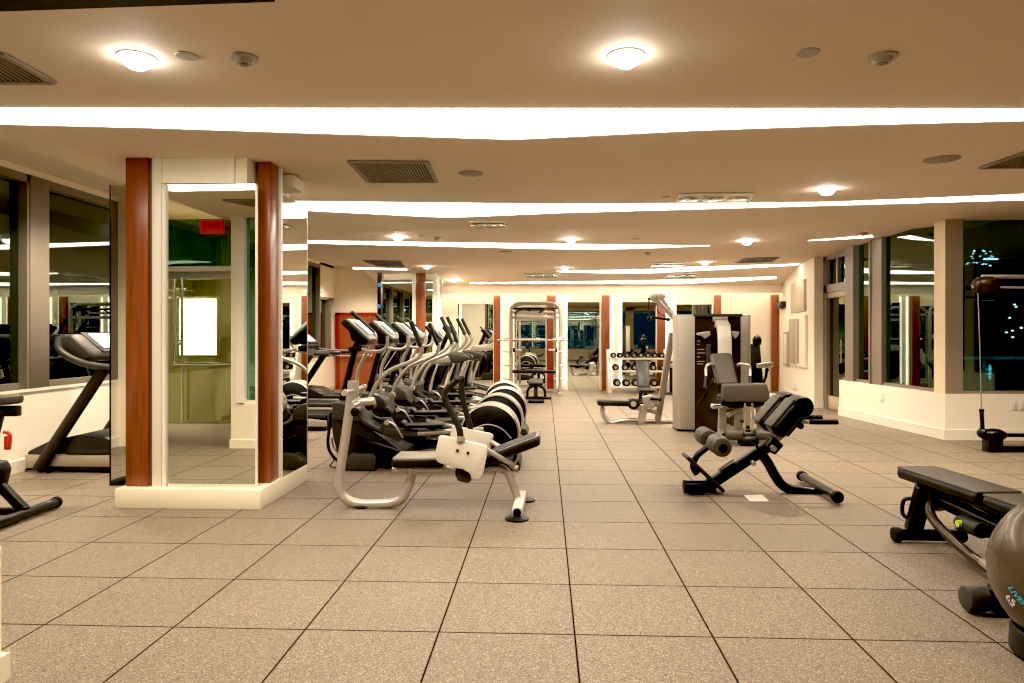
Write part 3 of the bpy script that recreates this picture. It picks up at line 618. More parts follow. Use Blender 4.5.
for p in (fl(517, 519.5), fl(524.5, 500.5)): MB(L0).lathe([(0.001, 0.0), (0.085, 0.0), (0.088, 0.012), (0.07, 0.022), (0.04, 0.032), (0.001, 0.032)], c=(p.x, p.y, 0)).build('foot_disc', 'black', t)
MB(L0).cyl(fa-Vector((0, 0.025, 0)), fa-Vector((0, 0.005, 0)), 0.03).build('foot_cap', 'black', t)

# ---------------------------------------------------------------- black back-extension bench
Y0 = 5.85; q = Q(Y0); L0 = Vector((at(750, 480, Y0).x, Y0, 0))
t = thing('back_extension_bench', 'black back extension bench with twin grey hip pads and foam ankle rollers', 'exercise bench', L0)
yn = 5.72
MB(L0).tube([(q(683, 489).x, 5.78, 0.062), (q(713, 489).x, 5.78, 0.062)], 0.052, n=16, smooth=False).build('front_foot', 'blackm', t)
MB(L0).cyl((q(682, 489).x, 5.78, 0.062), (q(684, 489).x, 5.78, 0.062), 0.055).build('end_cap', 'rubber', t)
MB(L0).box((q(694, 490).x, 5.78, 0.024), (0.13, 0.09, 0.045), bev=0.01).build('foot_block', 'rubber', t)
MB(L0).slab(q(706, 486.5), q(776, 440.5), 0.085, 0.095, 0.02).build('main_beam', 'blackm', t)
MB(L0).slab(q(722, 475), q(737, 464), 0.04, 0.02, 0.004, shift=0.055).build('beam_scale', 'silver_d', t)
MB(L0).slab(q(767, 446.5), q(796, 423), 0.05, 0.055, 0.008).build('adjust_tube', 'silver', t)
MB(L0).slab(q(768, 450), q(777, 440), 0.11, 0.115, 0.015).build('clamp_collar', 'dark', t)
MB(L0).cyl(q(758, 449, -0.1), q(754, 440, -0.13), 0.012).ell(q(754, 440, -0.13), 0.03).build('adjust_knob', 'black', t)
MB(L0).cyl(q(772, 447, -0.05), q(774, 449, -0.12), 0.022).build('lock_pin', 'steel', t)
MB(L0).cyl(q(752, 462, -0.05), q(754, 464, -0.1), 0.02).build('lock_pin', 'steel', t)
MB(L0).tube([q(762, 455), q(768, 463), q(774, 474), q(781, 484), q(790, 489), q(803, 491), q(814, 493), q(822, 496)], 0.042, n=14).build('rear_leg', 'blackm', t)
xr = fl(820, 493).x
pa, pb = fl(836, 503.5), fl(803, 483)
pa.z = pb.z = 0.058
MB(L0).tube([pa, pb], 0.036, n=16, smooth=False).build('rear_foot', 'blackm', t)
for p, s_ in ((pa, -1), (pb, 1)): MB(L0).cyl(p, p+Vector((0, 0.05*s_, 0)), 0.047, bev=0.01).build('end_cap', 'rubber', t)
MB(L0).slab(q(685, 455, 0.0), q(721, 489, 0.0), 0.24, 0.035, 0.014).build('foot_plate', 'dark', t)
MB(L0).tube([q(697, 474), q(693, 466), q(697, 456), q(705, 449), q(712, 443)], 0.028, n=12).build('roller_arm', 'blackm', t)
for dy in (-0.24, 0.20):
    a = q(711.5, 440.5)
    r_ = MB(L0).cyl((a.x, Y0+dy-0.13, a.z), (a.x, Y0+dy+0.13, a.z), 0.078, bev=0.02, n=24).build('ankle_roller', 'gvinyl', t)
    MB(L0).cyl((a.x, Y0+dy-0.145, a.z), (a.x, Y0+dy-0.128, a.z), 0.035, bev=0.006).build('roller_cap', 'black', r_)
a = q(711.5, 440.5); MB(L0).cyl((a.x, Y0-0.4, a.z), (a.x, Y0+0.36, a.z), 0.016).build('roller_axle', 'blackm', t)
for Yp, s_ in ((Y0-0.16, 0), (Y0+0.16, 0)):
    p0, p1 = at(773, 433, Y0-0.16), at(797.5, 404.5, Y0-0.16); d = (p1-p0).normalized(); nn = Vector((d.z, 0, -d.x))
    P0 = Vector((p0.x, Yp, p0.z)); P1 = Vector((p1.x, Yp, p1.z))
    h = MB(L0).slab(P0, P1, 0.21, 0.15, 0.05, seg=4); e = P1+nn*0.02
    h.cyl((e.x+d.x*0.0, Yp-0.105, e.z), (e.x, Yp+0.105, e.z), 0.088, bev=0.03, n=24)
    h.build('hip_pad', 'vinyl', t)
    MB(L0).slab(P0-nn*0.072+d*0.02, P1-nn*0.072+d*0.0, 0.19, 0.02, 0.009).build('pad_cover', 'gvinyl', t)
    b = P1+nn*0.10-d*0.09
    MB(L0).slab(P0+nn*0.085+d*0.05, P1+nn*0.085-d*0.04, 0.10, 0.03, 0.008).build('pad_plate', 'dark', t)
    Yn_ = Y0-0.16; z = at(822, 422, Yn_).z
    MB(L0).cyl((at(786, 422, Yn_).x, Yp, z), (at(812, 422, Yn_).x, Yp, z), 0.016).build('handle_tube', 'silver', t)
    MB(L0).cyl((at(809, 422, Yn_).x, Yp, z), (at(838, 422, Yn_).x, Yp, z), 0.021, bev=0.006).build('hand_grip', 'rubber', t)
MB(L0).cyl((at(792, 422, Y0).x, Y0-0.2, at(792, 423, Y0).z), (at(792, 422, Y0).x, Y0+0.2, at(792, 423, Y0).z), 0.025).build('pad_crossbar', 'blackm', t)

# ---------------------------------------------------------------- adjustable flat bench at the right
L0 = Vector((2.45, 4.0, 0))
t = thing('adjustable_bench', 'black adjustable weight bench with bronze frame tube beside the grey exercise ball', 'exercise bench', L0)
fa = fl(916, 541.5); 
MB(L0).cyl((2.26, 4.50, 0.05), (2.66, 4.50, 0.05), 0.038).build('rear_foot', 'blackm', t)
for x in (2.24, 2.64): MB(L0).cyl((x, 4.50, 0.05), (x+0.05, 4.50, 0.05), 0.046, bev=0.008).build('end_cap', 'rubber', t)
MB(L0).cyl((2.04, 3.38, 0.068), (2.76, 3.38, 0.068), 0.05).build('front_foot', 'blackm', t)
for x, w in ((2.02, 0.10), (2.68, 0.10)): MB(L0).cyl((x, 3.38, 0.068), (x+w, 3.38, 0.068), 0.060, bev=0.012, n=24).build('foot_wheel', 'dgrey', t)
MB(L0).box((2.19, 3.38, 0.066), (0.06, 0.122, 0.122), bev=0.01).build('foot_clamp', 'blackm', t)
MB(L0).slab((2.40, 4.56, 0.06), (2.44, 4.50, 0.36), 0.07, 0.10, 0.015, side=(0, 1, 0)).build('rear_upright', 'blackm', t)
MB(L0).tube([(2.62, 4.45, 0.28), (2.50, 4.44, 0.285), (2.42, 4.40, 0.255), (2.39, 4.28, 0.185), (2.375, 3.9, 0.10), (2.37, 3.39, 0.065)], 0.029, n=16).build('frame_tube', 'bronze', t)
MB(L0).tube([(2.62, 4.45, 0.30), (2.70, 4.35, 0.28), (2.72, 3.98, 0.18), (2.70, 3.40, 0.07)], 0.029, n=16).build('frame_tube', 'bronze', t)
MB(L0).box((2.362, 3.70, 0.105), (0.064, 0.16, 0.03), rot=Matrix.Rotation(0.21, 4, 'X'), bev=0.004).build('label_plate', 'silver_d', t)
k = Vector((0.085, -1.0, 0)).normalized()
p0 = Vector((2.525, 4.76, 0.40)); p1 = p0+k*0.76; p2 = p0+k*0.80; p3 = p2+k*0.50
sd = Vector((k.y, -k.x, 0))
MB(L0).slab(p0, p1, 0.29, 0.075, 0.03, side=sd).build('back_pad', 'vinyl', t)
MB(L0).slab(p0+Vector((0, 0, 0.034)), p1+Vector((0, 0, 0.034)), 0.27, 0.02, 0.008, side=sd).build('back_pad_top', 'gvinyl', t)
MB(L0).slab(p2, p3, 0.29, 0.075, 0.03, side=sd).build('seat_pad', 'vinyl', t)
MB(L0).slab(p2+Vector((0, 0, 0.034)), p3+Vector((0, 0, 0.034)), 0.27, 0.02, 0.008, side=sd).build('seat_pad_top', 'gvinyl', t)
MB(L0).slab(p0+k*0.1-Vector((0, 0, 0.055)), p3-k*0.05-Vector((0, 0, 0.055)), 0.15, 0.04, 0.01, side=sd).build('pad_rail', 'blackm', t)
MB(L0).tube([(2.40, 4.56, 0.27), (2.35, 4.58, 0.25), (2.345, 4.58, 0.16), (2.39, 4.56, 0.13)], 0.013).build('pull_loop', 'blackm', t)
MB(L0).prism([(4.62, 0.36), (4.45, 0.36), (4.43, 0.25), (4.50, 0.20), (4.60, 0.22)], 2.44, 2.56, axis='x', bev=0.01).build('pivot_bracket', 'dark', t)
MB(L0).slab((2.50, 4.45, 0.29), (2.56, 3.7, 0.24), 0.09, 0.07, 0.015, side=(1, 0, 0)).build('adjust_rail', 'blackm', t)
MB(L0).box((2.50, 4.02, 0.235), (0.16, 0.22, 0.07), bev=0.02).cyl((2.44, 3.92, 0.24), (2.44, 4.12, 0.24), 0.045, bev=0.01).build('adjust_carriage', 'dark', t)
MB(L0).cyl((2.405, 4.05, 0.245), (2.38, 4.05, 0.245), 0.02).build('lock_sticker', 'green', t)

# ---------------------------------------------------------------- exercise ball on its ring
bc = at(1059, 566, 2.83); bc = Vector((cs*2.32-sn*2.80, sn*2.32+cs*2.80, 0.355)); r = 0.325
t = thing('exercise_ball', 'large grey-bronze exercise ball marked 65 resting on a black ring', 'exercise ball', (bc.x, bc.y, bc.z-r))
b = MB()
b.ell((0, 0, r), r, n=64)
bm_ = mat('ball_vinyl', (0.075, 0.052, 0.032), 0.27, 0.25, noise=0.10, nscale=6, coat=0.25)
b.build('ball', bm_, t, ang=80)
def on_ball(px, py):
    d = ray(px, py).normalized(); o_ = CAM-bc; B = o_.dot(d); C_ = o_.dot(o_)-(r+0.001)**2; D_ = B*B-C_
    return CAM+d*(-B-math.sqrt(max(D_, 0)))
def ball_text(name, s_, px, py, size, m, rot, shear=0.0, bold=False, align='CENTER'):
    p = on_ball(px, py); n_ = (p-bc).normalized(); X_ = Vector((0, 0, 1)).cross(n_).normalized(); Y_ = n_.cross(X_)
    mt = Matrix((X_, Y_, n_)).transposed().to_4x4(); mt.translation = p-Vector(t.location)+n_*0.0005
    o = text_mesh(name, s_, size, m, t, mt @ Matrix.Rotation(rot, 4, 'Z'), ext=0.0006, shear=shear, bold=bold, align=align)
    ctr = bc-Vector(t.location)                       # wrap the lettering round the ball
    for v in o.data.vertices:
        w = v.co-ctr; h = w.length
        v.co = ctr+w.normalized()*(r+0.0012)
ball_text('brand_lettering', 'LIVEPRO', 1009, 586, 0.036, 'cyan', R(-46), 0.3, True, 'LEFT')
ball_text('size_lettering', '65', 1010.5, 600.5, 0.046, 'wprint', R(-30), 0.0, True)
ball_text('unit_lettering', 'CM', 1010.5, 604.5, 0.016, 'wprint', R(-30), 0.0, True)
for p in ((bc.x, bc.y),):
    single(MB().lathe([(0.228, 0.0), (0.245, 0.01), (0.240, 0.10), (0.232, 0.112), (0.226, 0.108), (0.218, 0.0)], n=48), 'ball_ring', 'black', 'black plastic ring holding the grey exercise ball off the floor', 'ball stand').location = (bc.x, bc.y, 0)

# ---------------------------------------------------------------- bike, mostly beyond the left edge
L0 = Vector((-4.1, 4.78, 0)); ym = 4.78
t = thing('exercise_bike', 'black spinning bike with red brake lever, cut off by the left edge', 'exercise bike', L0)
fa = fl(57, 508); fa.z = 0.05
MB(L0).tube([(-3.73, 4.42, 0.045), (-3.765, 5.10, 0.045)], 0.036, n=14, smooth=False).build('rear_foot', 'blackm', t)
for y in (4.41, 5.09): MB(L0).cyl((-3.73-(y-4.42)*0.05, y, 0.045), (-3.733-(y-4.42)*0.05, y+0.035, 0.045), 0.043, bev=0.006).build('end_cap', 'rubber', t)
MB(L0).tube([(-4.95, 4.48, 0.045), (-4.95, 5.08, 0.045)], 0.036, n=14, smooth=False).build('front_foot', 'blackm', t)
MB(L0).slab((-3.75, ym, 0.06), (-4.12, ym, 0.42), 0.05, 0.07, 0.01).slab((-4.12, ym, 0.42), (-4.95, ym, 0.62), 0.06, 0.09, 0.015).slab((-4.35, ym, 0.47), (-4.30, ym, 0.20), 0.05, 0.08, 0.01).slab((-3.78, ym, 0.06), (-4.95, ym, 0.06), 0.05, 0.05, 0.01).slab((-4.9, ym, 0.75), (-4.95, ym, 0.06), 0.05, 0.07, 0.01).build('frame', 'blackm', t)
MB(L0).slab((-4.03, ym, 0.42), (-3.93, ym, 0.80), 0.04, 0.05, 0.008).build('seat_post', 'blackm', t)
MB(L0).box((-3.93, ym, 0.785), (0.26, 0.06, 0.075), bev=0.008).build('seat_slider', 'blackm', t)
b = MB(L0); b.prism([(x_-0.18, y_) for x_, y_ in ((-3.66, ym-0.10), (-3.63, ym-0.05), (-3.63, ym+0.05), (-3.66, ym+0.10), (-3.76, ym+0.085), (-3.86, ym+0.03), (-3.93, ym+0.018), (-3.93, ym-0.018), (-3.86, ym-0.03), (-3.76, ym-0.085))], 0.835, 0.90, axis='z', bev=0.022, seg=3)
b.build('saddle', 'gvinyl', t)
MB(L0).cyl((-4.62, ym-0.03, 0.36), (-4.62, ym+0.03, 0.36), 0.24, n=36, bev=0.01).build('flywheel', 'steel', t)
MB(L0).cyl((-4.25, ym-0.09, 0.34), (-4.25, ym-0.05, 0.34), 0.14, n=28, bev=0.01).prism([(-4.12, 0.46), (-4.12, 0.22), (-4.6, 0.29), (-4.6, 0.43)], ym-0.09, ym-0.05, bev=0.01).build('chain_guard', 'black', t)
for s_ in (-1, 1):
    k_ = MB(L0).slab((-4.25, ym+0.12*s_, 0.34), (-4.25-0.12*s_, ym+0.12*s_, 0.34+0.11*s_), 0.02, 0.035, 0.005).build('crank', 'steel', t)
    MB(L0).box((-4.25-0.12*s_, ym+0.19*s_, 0.34+0.11*s_), (0.10, 0.10, 0.03), bev=0.008).build('pedal', 'black', k_)
MB(L0).tube([(-4.9, ym, 0.72), (-4.92, ym, 1.0)], 0.025, smooth=False).tube([(-4.55, ym-0.22, 1.04), (-4.85, ym-0.2, 1.02), (-4.92, ym, 1.0), (-4.85, ym+0.2, 1.02), (-4.55, ym+0.22, 1.04)], 0.017).build('handlebar', 'vinyl', t)
a = at(7.5, 432, ym)
g0, g1 = at(-14, 461, ym), at(7.5, 486, ym)
MB(L0).prism([(g0.x, g1.z), (g1.x-0.03, g1.z), (g1.x, g0.z-0.06), (g1.x-0.03, g0.z), (g0.x, g0.z+0.01)], ym-0.05, ym+0.05, bev=0.015).build('rear_guard', 'black', t)
MB(L0).tube([at(4, 432, ym-0.03), at(8, 433, ym-0.03), at(10, 437, ym-0.03), at(9, 449, ym-0.03)], 0.013).box(at(7.5, 443, ym-0.03), (0.045, 0.02, 0.10), bev=0.008).build('brake_lever', 'red', t)

# ---------------------------------------------------------------- treadmills along the left windows
Y0 = 6.78; q = Q(6.42); L0 = Vector((-4.1, Y0, 0))
t = tm = thing('treadmill', 'treadmill beside the mirrored pillar under the left windows, its lit console turned to the room', 'treadmill', L0)
X = lambda px: at(px, 460, 6.42).x
x0 = -5.04; x1 = -3.05
w = 0.37
MB(L0).bb(x0+0.25, x1, Y0-w, Y0+w, 0.02, 0.075, 0.01).build('base_frame', 'black', t)
for s_ in (-1, 1): MB(L0).prism([(x0, 0.05), (x1, 0.05), (x1, 0.14), (x1-0.2, 0.165), (x0+0.5, 0.17), (x0, 0.17)], Y0+s_*w-0.05*(s_ > 0), Y0+s_*w+0.05*(s_ < 0), bev=0.012).build('side_skirt', 'silver_d', t)
MB(L0).bb(x0+0.45, x1-0.01, Y0-w+0.06, Y0+w-0.06, 0.12, 0.205).build('belt', 'rubber', t)
for s_ in (-1, 1): MB(L0).bb(x0+0.4, x1-0.02, Y0+s_*(w-0.06)-0.045, Y0+s_*(w-0.06)+0.045, 0.17, 0.222, 0.01).build('foot_rail', 'dark', t)
hood = [(x0, 0.165), (x0+0.01, 0.20), (x0+0.22, 0.30), (x0+0.52, 0.365), (x0+0.78, 0.345), (x0+0.98, 0.25), (x0+1.04, 0.19)]
MB(L0).prism(hood, Y0-w+0.02, Y0+w-0.02, bev=0.02).build('motor_hood', 'dark', t)
MB(L0).cyl((x0+0.25, Y0-w-0.03, 0.03), (x0+0.25, Y0-w+0.02, 0.03), 0.03).cyl((x0+0.25, Y0+w+0.03, 0.03), (x0+0.25, Y0+w-0.02, 0.03), 0.03).build('transport_wheel', 'rubber', t)
for s_ in (-1, 1): MB(L0).tube([(x0+0.16, Y0+s_*(w+0.03), 0.04), (x0+0.80, Y0+s_*(w+0.02), 1.0)], 0.058, n=14, smooth=False, flat=0.7).build('upright', 'dark', t)
ph = [(x0+0.35, 1.20), (x0+0.33, 1.27), (x0+0.38, 1.335), (x0+0.48, 1.345), (x0+0.71, 1.15), (x0+0.69, 1.08), (x0+0.58, 1.07)]
MB(L0).prism(ph, Y0-0.40, Y0+0.40, bev=0.04, seg=3).build('console', 'dgrey', t)
MB(L0).slab((x0+0.47, Y0, 1.355), (x0+0.70, Y0, 1.165), 0.50, 0.012, 0.004).build('console_bezel', 'black', t)
MB(L0).slab((x0+0.50, Y0, 1.342), (x0+0.67, Y0, 1.202), 0.36, 0.016, 0.002).build('display', 'display', t)
for s_ in (-1, 1):
    MB(L0).tube([(x0+0.36, Y0+s_*0.38, 1.31), (x0+0.38, Y0+s_*0.42, 1.20), (x0+0.50, Y0+s_*0.42, 1.11), (x0+0.70, Y0+s_*0.41, 1.04), (x0+1.00, Y0+s_*0.40, 1.01), (x0+1.32, Y0+s_*0.40, 1.00)], 0.034, n=14).build('handrail', 'dgrey', t)
MB(L0).cyl((x0+0.82, Y0-0.4, 1.02), (x0+0.82, Y0+0.4, 1.02), 0.025).build('cross_rail', 'dgrey', t)
tl_ = [(8.23, 'treadmill standing behind the mirrored pillar, second from the camera along the left windows'), (9.68, 'third treadmill along the left windows, its deck end just visible past the mirrored pillar'),
       (11.13, 'fourth treadmill along the left windows, beyond the mirrored pillar'), (12.58, 'farthest treadmill under the left windows, handrail seen against the cream wall')]
for y, lb_ in tl_:
    dup(tm, (-4.1+0.03, y, 0), lb_)
for o in [x for x in bpy.data.objects if 'category' in x and x['category'] == 'treadmill']: o['group'] = 'treadmills facing the left windows'
single(MB().tube([(0, 0, 0.012), (0.12, 0.03, 0.02), (0.22, -0.04, 0.012), (0.30, 0.03, 0.03), (0.2, 0.08, 0.02), (0.12, 0.02, 0.03), (0.25, -0.02, 0.02), (0.42, 0.04, 0.012)], 0.008), 'power_cord', 'black', 'loose power cords on the floor at the end of the near treadmill', 'cord').location = fl(8, 470)
# ================================================================ ELLIPTICAL TRAINERS
Y0 = 6.95; YN = 6.70; YB = 7.20; q = Q(Y0); n_ = Q(YN); f_ = Q(YB)
L0 = Vector((-0.95, Y0, 0))
E = t = thing('elliptical_trainer', 'black and silver elliptical trainer nearest the camera, right behind the crunch bench', 'elliptical trainer', L0)
P2 = lambda pts, Y: [(at(a, b, Y).x, max(0.004, at(a, b, Y).z)) for a, b in pts]
MB(L0).prism(P2([(333, 402), (352, 405), (361, 411), (364, 424), (400, 449), (402, 465), (346, 467), (338, 456), (333, 438), (331, 418)], 6.75), 6.74, 7.16, bev=0.018).build('front_housing', 'dark', t)
MB(L0).prism(P2([(332.5, 401.5), (352, 404.5), (360, 410), (361, 422), (332, 419)], 6.72), 6.70, 7.20, bev=0.02).build('top_cover', 'dgrey', t)
MB(L0).prism(P2([(356, 436), (404, 452), (404, 466), (357, 460)], 6.70), 6.69, 7.21, bev=0.012).build('lower_cover', 'black', t)
MB(L0).tube([n_(331, 412, .1), n_(329, 430, .1), n_(328, 445, .1), n_(332, 455, .1), n_(340, 463, .1)], 0.016).build('guard_tube', 'black', t)
MB(L0).tube([n_(331.5, 438, .15), n_(334, 448, .15), n_(341, 455, .15)], 0.010).build('guard_trim', 'silver', t)
MB(L0).prism(P2([(343, 461), (350, 454.5), (371, 454), (376, 458), (376, 471), (343, 474)], 6.62), 6.60, 6.82, bev=0.012).build('front_foot', 'dgrey', t)
MB(L0).prism(P2([(343, 461), (350, 454.5), (371, 454), (376, 458), (376, 471), (343, 474)], 6.62), 7.08, 7.30, bev=0.012).build('front_foot', 'dgrey', t)
MB(L0).bb(n_(398, 460).x, n_(515, 460).x, 6.85, 7.05, 0.03, 0.11, 0.012).build('base_beam', 'black', t)
a = n_(520, 460); MB(L0).prism([(a.x-0.45, 0.004), (a.x, 0.004), (a.x+0.01, 0.06), (a.x-0.03, 0.12), (a.x-0.2, 0.15), (a.x-0.45, 0.12)], 6.68, 7.22, bev=0.02).build('rear_foot', 'dark', t)
# rear drum
wc = at(489, 435, Y0-0.2); wx, wz, wr = wc.x, wc.z, 0.300
MB(L0).lathe([(0.001, -0.14), (wr-0.014, -0.14), (wr-0.014, -0.160), (wr, -0.152), (wr+0.003, 0.0), (wr, 0.152), (wr-0.014, 0.160), (wr-0.014, 0.14), (0.001, 0.14)], c=(wx, Y0, wz), n=56, axis=(0, 1, 0)).build('wheel_rim', 'steel', t)
for s_ in (-1, 1):
    fc = MB(L0).lathe([(0.001, 0.0), (wr-0.018, 0.0), (wr-0.04, 0.014), (0.05, 0.02), (0.001, 0.02)], c=(wx, Y0+s_*0.142, wz), n=48, axis=(0, s_, 0)).build('wheel_cover', 'black', t)
    MB(L0).tube([(wx-0.22, Y0+s_*0.162, wz-0.06), (wx-0.15, Y0+s_*0.167, wz+0.05), (wx-0.02, Y0+s_*0.168, wz+0.10), (wx+0.12, Y0+s_*0.167, wz+0.06), (wx+0.22, Y0+s_*0.162, wz-0.04)], 0.007, n=8).build('cover_trim', 'silver', fc)
MB(L0).prism([(wx-0.32, 0.05), (wx+0.26, 0.05), (wx+0.2, 0.2), (wx-0.3, 0.26), (wx-0.55, 0.18)], 6.82, 7.08, bev=0.02).build('rear_housing', 'dark', t)
# pedal rails, pedals, links
for s_, ph in ((-1, 0.0), (1, 0.14)):
    y = Y0+s_*0.25
    p = Vector((wx-0.05, y, wz+0.06-ph)); r0 = Vector((wx-0.72, y, 0.36+ph*0.5))
    MB(L0).tube([r0, p], 0.026, n=12, smooth=False).build('pedal_rail', 'silver', t)
    MB(L0).slab(r0+Vector((-0.32, 0, 0.02)), r0+Vector((0.02, 0, 0.0)), 0.07, 0.075, 0.015).build('rail_sleeve', 'dgrey', t)
    pd = MB(L0).slab(r0+Vector((-0.12, 0, 0.075)), r0+Vector((0.28, 0, 0.085)), 0.17, 0.035, 0.012).slab(r0+Vector((-0.14, 0, 0.12)), r0+Vector((-0.10, 0, 0.085)), 0.17, 0.03, 0.008).build('pedal', 'black', t)
    MB(L0).prism([(r0.x-0.36, 0.42+ph*.5), (r0.x-0.30, 0.50+ph*.5), (r0.x-0.24, 0.50+ph*.5), (r0.x-0.12, 0.33+ph*.5), (r0.x-0.16, 0.28+ph*.5), (r0.x-0.32, 0.34+ph*.5)], y-0.03, y+0.03, bev=0.012).build('link_bracket', 'dgrey', t)
    MB(L0).tube([(r0.x-0.27, y-0.04, 0.48+ph*.5), (r0.x-0.20, y-0.04, 0.44+ph*.5), (r0.x-0.12, y-0.04, 0.32+ph*.5)], 0.009, n=8).cyl((r0.x-0.28, y-0.05, 0.47+ph*.5), (r0.x-0.28, y+0.05, 0.47+ph*.5), 0.024).build('link_bar', 'steel', t)
    MB(L0).tube([(r0.x-0.30, y, 0.36+ph*.5), (r0.x-0.50, y-0.04*s_, 0.44), (r0.x-0.62, y-0.08*s_, 0.54)], 0.028, n=12).build('drive_link', 'dark', t)
# moving arms
def arm(pts, Y, g0, g1):
    MB(L0).tube([at(a, b, Y) for a, b in pts], 0.021, n=12).build('moving_arm', 'silver', t)
    MB(L0).tube([at(*g0, Y), at(*g1, Y)], 0.023, n=12, smooth=False).ell(at(*g1, Y), 0.024).build('arm_grip', 'dark', t)
    p = at(*pts[0], Y); MB(L0).cyl((p.x, Y-0.035, p.z), (p.x, Y+0.035, p.z), 0.038, bev=0.006).build('arm_pivot', 'silver_d', t)
arm([(357, 400), (357, 383), (358, 371), (366, 354), (373.5, 342), (375.5, 337), (373.5, 332)], 7.22, (374, 333), (352.5, 313))
arm([(368, 405), (371, 396), (377, 384), (389, 371), (408, 363), (418, 357.5), (421.5, 351), (421, 345)], 6.68, (421, 347), (411.5, 323))
# mast and console
MB(L0).slab(q(341, 404), q(357, 343), 0.07, 0.06, 0.015).build('mast', 'black', t)
MB(L0).slab(q(346.5, 321), q(371, 343), 0.32, 0.07, 0.02).prism(P2([(349, 326), (368, 343), (361, 345), (353, 340)], Y0), Y0-0.07, Y0+0.07, bev=0.01).build('console', 'black', t)
MB(L0).slab(q(349, 321.3), q(371.5, 341.3), 0.28, 0.03, 0.006, shift=0.022).build('console_face', 'silver_d', t)
MB(L0).slab(q(354, 322.6), q(369, 336.1), 0.18, 0.008, 0.002, shift=0.034).build('display', 'display', t)
MB(L0).slab(q(352, 349), q(365, 348), 0.30, 0.06, 0.02).build('grip_bracket', 'black', t)
for s_ in (-1, 1):
    MB(L0).tube([q(362, 349, s_*0.15), q(372, 351.5, s_*0.17), q(382, 350.5, s_*0.19), q(387, 345, s_*0.19), q(387.5, 336, s_*0.18)], 0.017, n=10).build('fixed_handle', 'silver', t)
MB(L0).tube([n_(334, 455, .1), n_(333, 462, .05), n_(330, 466, .0), n_(336, 468, .0)], 0.006, n=6).build('power_lead', 'black', t)
dup(E, (-0.95, 8.02, 0), 'second elliptical trainer from the crunch bench, between the nearest and the third')
dup(E, (-0.93, 9.08, 0), 'third elliptical trainer from the crunch bench')
dup(E, (-1.00, 10.15, 0), 'fourth elliptical trainer from the crunch bench, before the two cross trainers with level arms')
for o in [x for x in bpy.data.objects if 'category' in x and x['category'] == 'elliptical trainer']: o['group'] = 'row of elliptical trainers'

# ---------------------------------------------------------------- two motion trainers with level side booms
Y0 = 11.25; q = Q(Y0); L0 = Vector((at(440, 420, Y0).x, Y0, 0))
T = t = thing('motion_trainer', 'motion trainer with curved dark body panels and level silver boom, behind the elliptical trainers', 'cross trainer', L0)
xz = lambda pts: [(at(a, b, Y0).x, max(0.0, at(a, b, Y0).z)) for a, b in pts]
MB(L0).prism(xz([(414, 366), (432, 363), (430, 375), (425, 392), (424, 410), (412, 410), (411, 392)]), Y0-0.30, Y0+0.30, bev=0.02).build('body_panel', 'dark', t)
for k, (a, m) in enumerate(((0, 'silver'), (19, 'silver'), (35, 'silver'), (46, 'silver'))):
    MB(L0).tube([q(411+a, 412, -0.31), q(411+a, 395, -0.31), q(414+a, 378, -0.31), q(419+a, 364, -0.31)], 0.021, n=10, flat=1.2).build('curved_trim', m, t)
MB(L0).prism(xz([(436, 364), (449, 364), (442, 382), (440, 410), (432, 410), (433, 385)]), Y0-0.27, Y0+0.27, bev=0.02).build('body_panel', 'black', t)
MB(L0).prism(xz([(453, 364), (459, 363), (454, 384), (453, 404), (447, 404), (449, 380)]), Y0-0.25, Y0+0.25, bev=0.015).build('body_panel', 'black', t)
MB(L0).lathe([(0.001, 0), (0.05, 0), (0.055, 0.01), (0.001, 0.012)], c=q(421, 387, -0.31), axis=(0, -1, 0)).build('round_badge', 'dgrey', t)
MB(L0).prism(xz([(412, 354), (448, 352.5), (462, 353.5), (466, 358), (462, 361.5), (425, 364), (408, 363)]), Y0-0.32, Y0-0.22, bev=0.02).prism(xz([(412, 354), (448, 352.5), (462, 353.5), (466, 358), (462, 361.5), (425, 364), (408, 363)]), Y0+0.22, Y0+0.32, bev=0.02).build('side_boom', 'silver', t)
MB(L0).prism(xz([(449, 352), (466, 353.5), (471, 356), (471, 359), (464, 362), (454, 362)]), Y0-0.335, Y0-0.215, bev=0.02).prism(xz([(449, 352), (466, 353.5), (471, 356), (471, 359), (464, 362), (454, 362)]), Y0+0.215, Y0+0.335, bev=0.02).build('boom_end', 'dgrey', t)
for s_, a in ((-1, 0), (1, 6)):
    MB(L0).tube([q(430+a, 364, s_*.3), q(438+a, 355, s_*.3), q(447+a, 348, s_*.3), q(452+a, 340, s_*.3), q(450+a, 334, s_*.3)], 0.026, n=10).build('moving_arm', 'silver', t)
    MB(L0).tube([q(450+a, 335, s_*.3), q(441+a, 317, s_*.3)], 0.03, n=10, smooth=False).build('arm_grip', 'dark', t)
MB(L0).slab(q(418, 364), q(433, 330), 0.08, 0.08, 0.02).build('mast', 'black', t)
MB(L0).slab(q(428, 326), q(440, 342), 0.42, 0.07, 0.02).build('console', 'black', t)
MB(L0).slab(q(429.5, 325), q(441, 340.5), 0.36, 0.01, 0.003, shift=0.036).build('display', 'displ_d', t)
MB(L0).prism([(-1.95, 0.0), (-0.45, 0.0), (-0.40, 0.08), (-0.62, 0.16), (-1.95, 0.22)], Y0-0.30, Y0+0.30, bev=0.02).build('base', 'dark', t)
for s_ in (-1, 1):
    MB(L0).slab((-0.95, Y0+s_*0.17, 0.30), (-0.55, Y0+s_*0.17, 0.34), 0.17, 0.04, 0.012).build('pedal', 'black', t)
    MB(L0).slab((-1.5, Y0+s_*0.17, 0.42), (-0.9, Y0+s_*0.17, 0.28), 0.05, 0.06, 0.012).build('pedal_arm', 'dgrey', t)
dup(T, (L0.x+0.10, 12.5, 0), 'farther motion trainer with level silver boom, beyond its twin near the far pillar')
